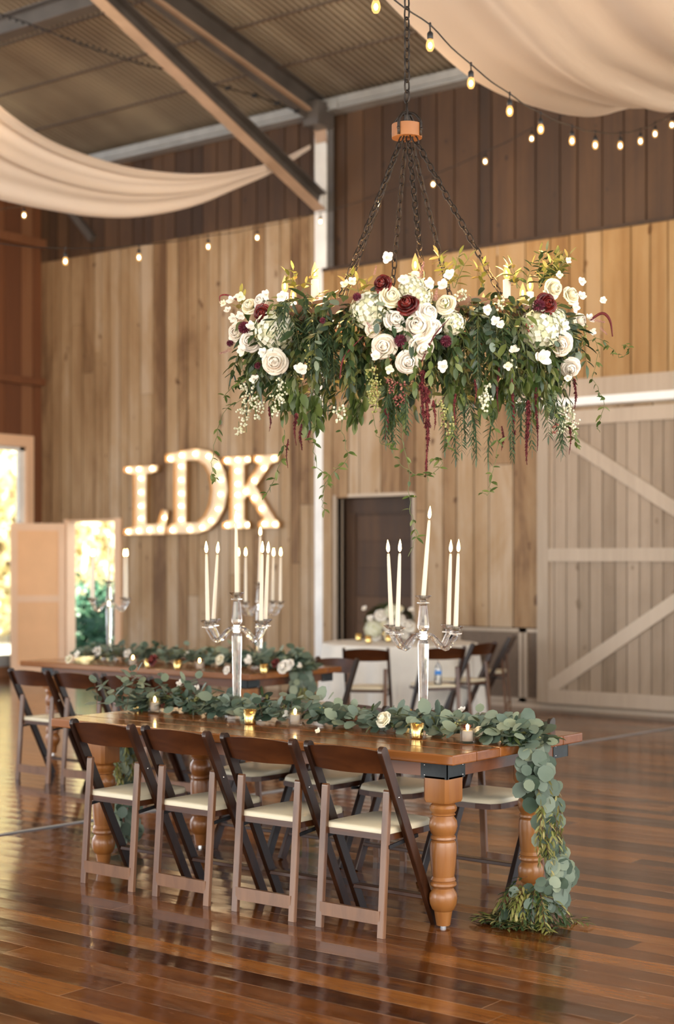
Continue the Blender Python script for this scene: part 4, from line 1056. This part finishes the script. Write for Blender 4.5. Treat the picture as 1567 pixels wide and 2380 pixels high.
    # each candle bulb is a real warm lamp
for th in (-138, -89, -42, 13, 104, 160):
    q = CC+Matrix.Rotation(YAW, 4, 'Z') @ L_(th, .50, ZR+.15); lamp('candle_bulb_glow', 'POINT', q, 5.5, (1.0, .56, .20), shadow_soft_size=.03)

# the floral ring; local frame: x to the viewer's right, y away from the viewer
fl = empty('floral_ring', (CC.x, CC.y, ZR), YAW, 'lush hanging ring of white, cream and oxblood flowers with trailing greenery around the chandelier', 'floral arrangement')
def loc_at(u, v, rad=.70):
    """point on an upright cylinder about the chandelier, in the ring's own frame"""
    kx = (u-U0)/F; kz = (VH-v)/F      # camera-aligned: x = kx*cy, z = H+kz*cy
    # (kx*c - CXC)^2 + (c-CD)^2 = rad^2
    A_ = kx*kx+1; B_ = -2*(kx*CXC+CD); C_ = CXC**2+CD**2-rad**2; D_ = B_*B_-4*A_*C_
    c = (-B_-math.sqrt(D_))/(2*A_) if D_ > 0 else -B_/(2*A_)
    return Vector((kx*c-CXC, c-CD, H+kz*c-ZR))
stm = MB(); rus = MB(); euc = MB(); pep = MB(); yel = MB(); brd = MB(); ber = MB(); wbr = MB(); pbr = MB()
def od(th, out, up): a = math.radians(th); return Vector((out*math.cos(a), out*math.sin(a), up))
for i in range(150):       # ruscus sprays arching out and down
    th = R.uniform(0, 360) if i % 3 else R.uniform(190, 350); p = L_(th, R.uniform(.48, .66), R.uniform(-.16, .01))
    spray(rus, stm, p, od(th, 1, R.uniform(-.6, .25)), R.uniform(.16, .30), R.uniform(.5, 1.3), .036, .078, .028, 'lance', side=.6)
for i in range(70):        # longer hanging sprays
    th = R.uniform(185, 355) if i % 4 else R.uniform(0, 360); p = L_(th, R.uniform(.52, .74), R.uniform(-.22, -.05))
    spray(rus if i % 2 else brd, stm, p, od(th, .5, -.9), R.uniform(.16, .30), 1.0, .034, .066, .030, 'lance', side=.5)
for i in range(34):
    th = R.uniform(190, 350); p = L_(th, R.uniform(.5, .7), R.uniform(-.12, .02))
    spray(euc, stm, p, od(th, .9, R.uniform(-.6, .3)), R.uniform(.12, .22), 1.0, .034, .050, .040, 'round', side=.7)
for (u, v, n) in ((690,745,9),(735,800,7),(940,930,5),(1060,960,6),(1255,970,5),(1180,980,3),(1150,760,3)):    # pepper tree fronds in clusters
    for k in range(n):
        p = loc_at(u+R.uniform(-40, 40), v-40+R.uniform(-30, 30), R.uniform(.62, .74)); frond(pep, stm, p, Vector((R.uniform(-.5,.5), -.35, -.7)), R.uniform(.16, .26), 1.0)
for i in range(1100):      # dense filler
    th = R.uniform(0, 360) if i % 3 else R.uniform(190, 350); rr = R.uniform(.44, .74); z = R.uniform(-.40, -.02) if i % 5 else R.uniform(-.1, .02)
    p = L_(th, rr*(1-.22*max(0, -z-.2)/.2), z)
    (rus if i % 4 else (yel if i % 8 else brd)).leaf(p, od(th, R.uniform(.1, 1), R.uniform(-1, .4))+Vector((R.uniform(-.6,.6), R.uniform(-.6,.6), 0)), (R.uniform(-.5,.5), -.5, .7), R.uniform(.045, .085), R.uniform(.018, .034), 'lance')
for i in range(34):        # top growth, golden bulb light put into the leaf colour
    th = R.uniform(0, 360); p = L_(th, R.uniform(.46, .66), -.05)
    spray(yel, stm, p, od(th, R.uniform(-.4, .8), R.uniform(.1, .6)), R.uniform(.07, .12), .6, .028, .045, .017, 'lance', side=.6)
for (u, v, n, L) in ((690,650,3,.10),(1045,640,4,.15),(1120,640,2,.10),(1210,640,4,.12),(1262,640,7,.16),(1290,620,4,.12),(560,700,2,.08),(840,660,2,.06),(800,650,2,.08)):  # yellow sprigs carry the bulb light in their leaf colour
    for k in range(n):
        p = loc_at(u+R.uniform(-12, 12), v+30, .60)
        spray(yel if (k % 2 or u < 1200) else rus, stm, p, Vector((R.uniform(-.5,.5), R.uniform(-.4,.3), 1)), L*R.uniform(.8, 1.15), .15, .026, .058, .022, 'lance', side=.6)
for (u, v, n) in ((680,930,7),(720,950,6),(1140,930,5),(1180,900,4),(1060,890,3),(1255,900,3),(1240,860,3),(850,950,3),(930,960,4),(600,860,3)):     # broad hanging leaves
    for k in range(n):
        p = loc_at(u+R.uniform(-25, 25), v-55+R.uniform(-15, 15), R.uniform(.6, .72)); spray(brd, stm, p, Vector((R.uniform(-.3,.3), -.2, -1)), R.uniform(.10, .17), .4, .035, .075, .040, 'lance', side=.35)
for (u, v, L, n) in ((575,900,.14,40),(565,960,.12,36),(600,930,.12,34),(555,1000,.06,20),(655,890,.12,36),(640,930,.1,24),(790,955,.08,24),(1125,900,.12,34),(1130,930,.08,20),(1325,950,.13,46),(1305,960,.12,34),(1335,990,.08,24),(1160,700,.07,14),(1072,690,.05,16),(1190,850,.05,10)):
    berries(wbr, stm, loc_at(u, v-20, .74), L, n, .0055, .032)
for (u, v, L, n) in ((865,850,.17,80),(872,880,.15,60),(720,800,.12,30),(1030,930,.12,30),(1045,960,.10,26),(1360,760,.08,16)):
    berries(ber, stm, loc_at(u, v-10, .74), L, n, .0042, .028)
for (u, v, L, n) in ((910,880,.08,30),(935,890,.10,30),(925,920,.06,20),(1290,990,.05,14),(1230,760,.04,8)):
    berries(pbr, stm, loc_at(u, v-10, .74), L, n, .0045, .024)
for nm, mb_, mt in (('ruscus_foliage', rus, m_rus), ('eucalyptus_foliage', euc, m_euc), ('pepper_tree_fronds', pep, m_pep), ('yellow_green_foliage', yel, m_yel), ('broad_leaf_foliage', brd, m_vine), ('seed_clusters', ber, m_berry), ('white_bud_clusters', wbr, m_wberry), ('pink_berry_clusters', pbr, m_pberry), ('stems', stm, m_stem)):
    tag(mb_.build(nm, mt, fl), kind='stuff')
for u, v, dpx, k in ((907,690,52,'cream_rose'),(1037,707,47,'cream_rose'),(917,745,52,'white_rose'),(974,762,76,'blush_rose'),(992,727,52,'white_rose'),(980,806,62,'blush_rose'),(948,839,56,'white_rose'),(638,841,60,'blush_rose'),(581,712,42,'cream_rose'),
        (581,793,52,'white_rose'),(553,772,55,'blush_rose'),(1285,670,50,'cream_rose'),(1327,687,46,'cream_rose'),(1303,798,62,'blush_rose'),(1327,853,50,'white_rose'),(893,803,56,'blush_rose'),(607,700,40,'white_rose'),(866,765,34,'blush_rose'),(1348,745,40,'white_rose'),(1010,760,36,'white_rose'),
        (611,728,44,'red_rose'),(948,707,50,'red_rose'),(1270,706,50,'red_rose'),(889,660,42,'red_rose')):
    p = loc_at(u, v, .745); c = dpx/2/F*6.15
    flower(k, fl, p-Vector((0, -.01, 0)), Vector((p.x*.55+R.uniform(-.45,.45), -1, R.uniform(-.3, .5)-(.45 if v > 790 else 0))), c*1.06)
for u, v, dpx in ((640,768,100),(862,722,92),(1255,766,104),(957,668,62),(1050,752,62),(975,690,60),(1290,745,60)):
    p = loc_at(u, v, .70); flower('hydrangea', fl, p, Vector((p.x*.6, -1, .12)), dpx/2/F*6.15)
for u, v, dpx in ((568,762,34),(931,792,32),(1037,793,30),(1252,710,34),(830,690,22),(535,798,20),(600,850,20),(750,745,16)):
    p = loc_at(u, v, .765); flower('plum_scabiosa', fl, p, Vector((p.x*.4, -1, .05)), dpx/2/F*6.1)
for u, v, dx, dz, s in ((868,772,-.3,.4,30),(1012,700,.1,.8,30),(540,812,-1,-.4,34),(1375,742,1,-.3,34),(600,870,-.6,-.6,24),(870,640,.2,.9,22),(975,650,.25,1,40),(1395,760,.8,-1,26)):
    p = loc_at(u, v, .74); flower('pink_astilbe', fl, p, Vector((dx, -.4, dz)), s/2/F*6.2)
for u, v, dpx, k in ((900,600,26,0),(540,700,24,0),(560,690,24,1),(655,690,24,0),(620,685,22,0),(1045,638,24,0),(1030,665,26,0),(820,655,20,1),(803,662,20,1),(1133,720,22,0),(1150,748,22,0),(1162,756,20,0),(1352,690,22,0),(1400,700,20,0),(1320,605,16,1),(1370,742,24,0),(1335,715,24,0),(1375,770,20,0),
        (700,860,30,0),(1257,832,40,0),(1030,852,26,0),(1194,815,22,0),(592,882,22,0),(545,740,24,0),(520,705,18,1),(565,815,26,0),(612,820,22,0),(905,858,20,1),(1180,850,20,1),(1320,880,18,0),(875,830,24,0),(1000,660,24,0),(940,650,24,0),(585,760,24,0),(530,722,18,0),(1300,640,18,1),(560,735,22,0),(1352,655,20,0),(1310,760,26,0)):
    p = loc_at(u, v, .775); flower('white_freesia' if k else 'white_blossom', fl, p, Vector((p.x*.5+R.uniform(-.3,.3), -1, R.uniform(-.3, .5))), dpx/2/F*6.1*1.35)
def amaranth(u, v0, v1, w, lean=0):
    p = loc_at(u, v0, .74); q = loc_at(u+lean, v1, .74); L = p.z-q.z; mb = MB(); n = 14; pts = []
    for i in range(n+1):
        t = i/n; pts.append(p.lerp(q, t)+Vector((math.sin(t*5+u)*.004, 0, 0)))
    rad = [w*(1.0-.75*(i/n)**1.6)*R.uniform(.55, 1.15) for i in range(n+1)]; rad[-1] = w*.08
    mb.tube(pts, [r_*.5 for r_ in rad], 6)
    for i in range(int(L*2600)):
        t = R.random(); j = min(n-1, int(t*n)); c = pts[j].lerp(pts[j+1], t*n-j); a = R.uniform(0, 6.28)
        mb.leaf(c, (math.cos(a), math.sin(a), -.7), (R.uniform(-1,1),R.uniform(-1,1),1), rad[j]*1.5*R.uniform(.6,1.3), rad[j]*.55, 'lance')
    mb.build('amaranthus', m_amar, fl)
for a in ((668,1020,1088,.006),(627,945,1003,.006),(700,985,1045,.009),(718,1000,1030,.006),(898,950,1022,.009),(992,900,1108,.013),(983,860,985,.012),(1158,850,962,.007),(1192,880,1012,.010),(1168,990,1048,.007),(1196,1000,1060,.006),(1226,930,1080,.012),(1248,900,1048,.009),(1325,985,1056,.006),(1337,880,948,.009),(1058,915,987,.006),(687,960,1035,.008),(1105,880,940,.006),(1010,930,1000,.007)):
    amaranth(*a)
def red_tip(pts, r0=.005):
    P = catmull([loc_at(u, v, .76) for u, v in pts], 5); mb = MB(); mb.tube(P, [r0*(.4+.6*math.sin(PI*min(1, .15+i/len(P)))) for i in range(len(P))], 6); mb.build('amaranthus', m_amar, fl)
red_tip([(1370,745),(1400,728),(1418,745),(1424,782)], .007); red_tip([(555,700),(530,686),(512,688),(512,704)], .004); red_tip([(980,840),(1010,780),(1045,740)], .003); red_tip([(790,880),(800,830),(845,780)], .003)
for vp in ([(800,930),(795,1000),(806,1065),(775,1098),(754,1130),(750,1165),(752,1192)], [(735,960),(728,1020),(738,1085),(765,1110),(748,1150)], [(870,960),(880,1020),(905,1045),(940,1085),(975,1105),(1008,1098),(1028,1075),(1000,1068)], [(1130,960),(1158,1020),(1150,1075),(1140,1115),(1136,1148),(1120,1142)],
           [(1360,790),(1390,800),(1385,850),(1378,880),(1398,915),(1405,945),(1392,985),(1395,1005)], [(930,980),(948,1080),(952,1170),(963,1215),(966,1250),(952,1290)], [(560,930),(520,960),(495,1050),(492,1085),(500,1120)], [(1380,780),(1415,800),(1440,830),(1462,815),(1448,800)],
           [(570,880),(540,900),(518,925)], [(1040,960),(1048,1010),(1035,1050)], [(660,1000),(655,1060),(640,1110),(620,1150)], [(1290,960),(1330,1000),(1342,1040)]):
    mb = MB(); st = MB(); vine(mb, st, [loc_at(u, v, .74) for u, v in vp]); s_ = st.build('vine', m_stem, fl); mb.build('leaves', m_vine, s_)

# ------------------------------------------------------------------ table garlands
def garland(name, label, path, body, droppath, pool, dens, flowers, sprigs, seed):
    root = empty(name, (path[0][0], path[0][1], .76), label=label, cat='garland', group='greenery garlands on the long tables'); iv = Matrix.Translation((-path[0][0], -path[0][1], -.76))
    eu, lv, sd, st, pk, ye = MB(), MB(), MB(), MB(), MB(), MB()
    P = catmull(path, 8); L = sum((P[i+1]-P[i]).length for i in range(len(P)-1))
    st.tube(P, .006, 6)
    def pick():
        t = R.uniform(0, len(P)-1.001); i = int(t); return P[i].lerp(P[i+1], t-i), (P[i+1]-P[i]).normalized()
    for i in range(int(L*dens*.85)):
        p, t = pick(); y = R.gauss(0, body[0]*.5); y = max(-body[0]*.85, min(body[0], y)); z = abs(R.gauss(0, body[1]*.55)); q = p+Vector((R.uniform(-.03,.03), y, z*(1-.6*abs(y)/body[0])))
        q.z = max(q.z, .772); d = Vector((R.uniform(-1,1), R.uniform(-.9,.4)+y*5, R.uniform(-.35,.7))); ll = R.uniform(.045, .080)
        if q.z < .79: d.z = abs(d.z)*.15
        if i % 9 < 6: eu.leaf(q, d, (R.uniform(-.5,.5), -.7, .9), ll, ll*R.uniform(.75, 1.0), 'round', None, 0, R.uniform(0,.25))
        else: lv.leaf(q, d, (0,-.4,1), R.uniform(.05,.085), .017, 'lance')
    for i in range(int(L*7)):
        p, t = pick(); p = p+Vector((0, R.uniform(-.06,.04), .03)); berries(sd, st, p+Vector((0,0,.03)), .03, 12, .0045, .03)
    for (p, d, l_, k) in sprigs: spray(eu if k else lv, st, p, d, l_, .30, .048, .066 if k else .07, .058 if k else .02, 'round' if k else 'lance', side=.75, stemr=.002)
    if droppath:
        D = catmull(droppath, 8); st.tube(D, .006, 6); nD = len(D)-1
        for i in range(int(dens*.50)):
            t = R.random()*nD*.999; j = int(t); p = D[j].lerp(D[j+1], t-j); f = t/nD; w = .055+.025*math.sin(f*9)+.01
            a = R.uniform(0, 6.28); q = p+Vector((w*math.cos(a)*R.random()**.5*.8, w*math.sin(a)*R.random()**.5*1.2, R.uniform(-.03,.03))); ll = R.uniform(.052, .082)
            d = Vector((R.uniform(-.5,.8), R.uniform(-.7,.7), -1 if f < .95 else -.2)); 
            if .28 < f < .55 and i % 2: ye.leaf(q, d, (.6,-.6,.2), .055, .014, 'lance')
            else: eu.leaf(q, d, (.6,-.8,.3), ll, ll*.9, 'round', None, 0, R.uniform(0,.2))
        for i in range(16):
            f = R.uniform(.15, .5)*nD; p = D[int(f)]; spray(ye, st, p+Vector((R.uniform(0,.05), R.uniform(-.07,.05), 0)), Vector((R.uniform(-.2,.5), R.uniform(-.4,.3), -1)), R.uniform(.12,.22), .5, .022, .045, .013, 'lance', side=.45, wob=.06)
    if pool:
        c = Vector(pool[0])
        for i in range(60):
            a = R.uniform(-2.9, .9); d = Vector((pool[1][0]+.9*math.cos(a)*.8, pool[1][1]+.9*math.sin(a)*.8, R.uniform(-.1, .25)))
            s0 = c+Vector((R.uniform(-.06,.06), R.uniform(-.06,.06), R.uniform(.03,.16)))
            pts = []; dd = d.normalized(); q = s0.copy()
            Ls = R.uniform(.16, .32)
            for k in range(9):
                pts.append(q.copy()); dd = (dd+Vector((0,0,-.28))).normalized(); q = q+dd*Ls/9
                if q.z < .012: q.z = .012+R.uniform(0,.01); dd.z = 0
            st.tube(pts, .0014, 4, cap=False)
            for k in range(1, 9):
                for sg in (-1, 1):
                    s_ = (pts[k]-pts[k-1]).normalized().cross(Vector((0,0,1)))*sg
                    m_ = (lv, lv, ye)[i % 3]; m_.leaf(pts[k], (pts[k]-pts[k-1]).normalized()+s_*.8+Vector((0,0,R.uniform(0,.5))), (0,0,1), R.uniform(.035,.06), .013, 'lance')
        for i in range(26):
            q = c+Vector((R.uniform(-.05,.16), R.uniform(-.12,.10), R.uniform(.03,.2))); eu.leaf(q, (R.uniform(-1,1), R.uniform(-1,1), -.4), (.3,-.7,.4), .055, .05, 'round')
    for nm, mb_, mt in (('eucalyptus_leaves', eu, m_euc), ('narrow_leaves', lv, m_rus), ('seed_clusters', sd, m_berry), ('golden_leaf_strands', ye, m_yel), ('stems', st, m_rstem)):
        if mb_.v: o = mb_.build(nm, mt, root); o.matrix_parent_inverse = iv; o['kind'] = 'stuff'
    for k, p, rad, d in flowers:
        o = flower(k, root, p, d, rad); o.matrix_parent_inverse = iv
    return root
def fz(u, v, z): return onZ(u, v, z)
YG = 5.95
fl1 = [('cream_rose', fz(892,1672,.83), .043, (-.2,-1,.55)), ('red_rose', fz(775,1648,.83), .030, (.2,-1,.4)), ('white_blossom', fz(786,1638,.85), .022, (0,-1,.4)), ('white_rose', fz(545,1622,.83), .038, (0,-1,.6)), ('white_rose', fz(650,1652,.80), .034, (-.3,-1,.4)), ('white_blossom', fz(672,1664,.80), .034, (0,-1,.4)),
       ('white_rose', fz(1180,1684,.82), .036, (.4,-1,.5)), ('cream_rose', fz(1112,1700,.81), .026, (0,-1,.4)), ('white_blossom', fz(1075,1652,.86), .024, (0,-.6,1)), ('white_blossom', fz(460,1602,.84), .030, (0,-1,.4)), ('white_blossom', fz(420,1590,.86), .030, (0,-1,.6)), ('red_rose', fz(1085,1690,.83), .018, (0,-1,.6)), ('white_freesia', fz(740,1700,.80), .018, (0,-1,.6)), ('red_rose', fz(378,1640,.80), .014, (0,-1,.6)), ('white_freesia', fz(1060,1662,.85), .018, (0,-.5,1))]
spg = []
for (u, v, n) in ((290,1650,4),(330,1645,4),(380,1640,4),(440,1640,2),(270,1640,2)):
    for k in range(n):
        p = fz(u+R.uniform(-12,12), v, .78); spg.append((p, (R.uniform(-.5,.6), R.uniform(-.2,.3), 1.0), R.uniform(.12,.24), 1))
for (u, v, l_) in ((195,1640,.16),(700,1650,.10),(580,1655,.10),(640,1650,.12),(1085,1670,.06)):
    spg.append((fz(u+30, v+12, .79), (-.25,.1,.9), l_, 1))
garland('table_garland', 'eucalyptus garland with white roses along the front table, falling to the floor',
        [(-6.0,6.05,.785),(-5.7,6.07,.79),(-5.2,6.0,.79),(-4.7,6.03,.79),(-4.2,5.98,.79),(-3.85,5.97,.79),(-3.62,5.96,.79),(-3.53,5.96,.74)], (.12,.08),
        [(-3.56,5.95,.77),(-3.515,5.95,.64),(-3.49,5.97,.48),(-3.47,5.98,.36),(-3.42,5.99,.24),(-3.44,5.93,.14),(-3.47,5.88,.09)], ((-3.50,5.86,.02), (-.35,-.35)), 520, fl1, spg, 1)
fl2 = []
for (u, v, k, s_) in ((160,1532,'cream_rose',.035),(183,1522,'white_blossom',.04),(226,1514,'white_rose',.045),(296,1518,'white_rose',.038),(355,1535,'red_rose',.045),(437,1520,'white_blossom',.028),(511,1533,'cream_rose',.042),(527,1558,'white_rose',.03),(582,1536,'white_blossom',.05),(660,1550,'white_rose',.055),(672,1545,'white_rose',.045),(640,1540,'red_rose',.035),(700,1548,'white_blossom',.03)):
    fl2.append((k, fz(u, v, .84), s_, (-.1,-1,.4)))
spg2 = [(fz(u, 1532, .80), (R.uniform(-.4,.4), .1, 1), R.uniform(.08,.15), k % 2) for k, u in enumerate((200,215,240,265,280,370,385,395,480,545,590,600))]
garland('table_garland', 'green garland with white flowers along the rear table, trailing over its right end',
        [(-9.72,8.98,.785),(-9.2,9.0,.79),(-8.6,8.96,.79),(-8.0,9.0,.79),(-7.55,8.96,.79),(-7.33,8.94,.79),(-7.28,8.92,.74)], (.14,.09),
        [(-7.33,8.92,.77),(-7.27,8.90,.64),(-7.25,8.92,.48),(-7.24,8.95,.34),(-7.22,8.93,.20)], None, 520, fl2, spg2, 2)
# short garland tail hanging off the left end of the front table
garland('table_garland', 'trailing eucalyptus tail hanging behind the left leg of the front table', [(-6.08,6.0,.785),(-6.02,5.98,.79),(-5.95,5.98,.79)], (.07,.05),
        [(-6.06,5.98,.78),(-6.15,5.98,.66),(-6.17,5.96,.5),(-6.16,5.98,.34),(-6.15,5.96,.18),(-6.13,5.95,.06)], None, 420, [], [], 3)

# ------------------------------------------------------------------ bouquet on the round table
bq = onZ(905, 1487, .76)
br = empty('flower_bouquet', bq, label='round white hydrangea and rose bouquet on the round table', cat='bouquet')
mb = MB(); mb.lathe([(0,0),(.06,0),(.075,.06),(.065,.10),(.06,.10),(.06,.02),(0,.02)], 20); mb.build('vase', m_gold, br)
mb = MB(); st = MB()
for i in range(330):
    d = Vector((R.uniform(-1,1), R.uniform(-1,1), R.uniform(-.2,1))).normalized(); q = Vector((0,0,.18))+Vector((d.x*.22, d.y*.19, d.z*.16)); mb.leaf(q, d+Vector((0,0,-.3)), d, .07, .035, 'lance')
o = mb.build('leaves', m_rus, br); o['kind'] = 'stuff'
for (u, v, r_, k) in ((868,1462,.095,'hydrangea'),(905,1478,.06,'white_rose'),(885,1430,.07,'white_rose'),(862,1440,.05,'white_blossom'),(912,1422,.08,'hydrangea'),(906,1455,.075,'white_rose'),(893,1450,.05,'cream_rose'),(930,1440,.06,'white_rose'),(950,1455,.075,'white_rose'),(848,1415,.035,'white_blossom'),(955,1418,.035,'white_blossom'),(940,1475,.05,'white_rose'),(875,1480,.05,'white_rose'),(930,1415,.04,'cream_rose')):
    p = at(u, v, W(0,1).dot(Vector((bq.x, bq.y, 0)))-.24)-Vector(bq); flower(k, br, p, Vector((p.x, p.y, .3))+Vector((.3,-.5,.2)), r_)

tag(chair0, None)
for o in list(sc.objects):
    if o.type == 'MESH' and o.parent is None and 'category' not in o and o.get('kind') is None: print('UNTAGGED', o.name)
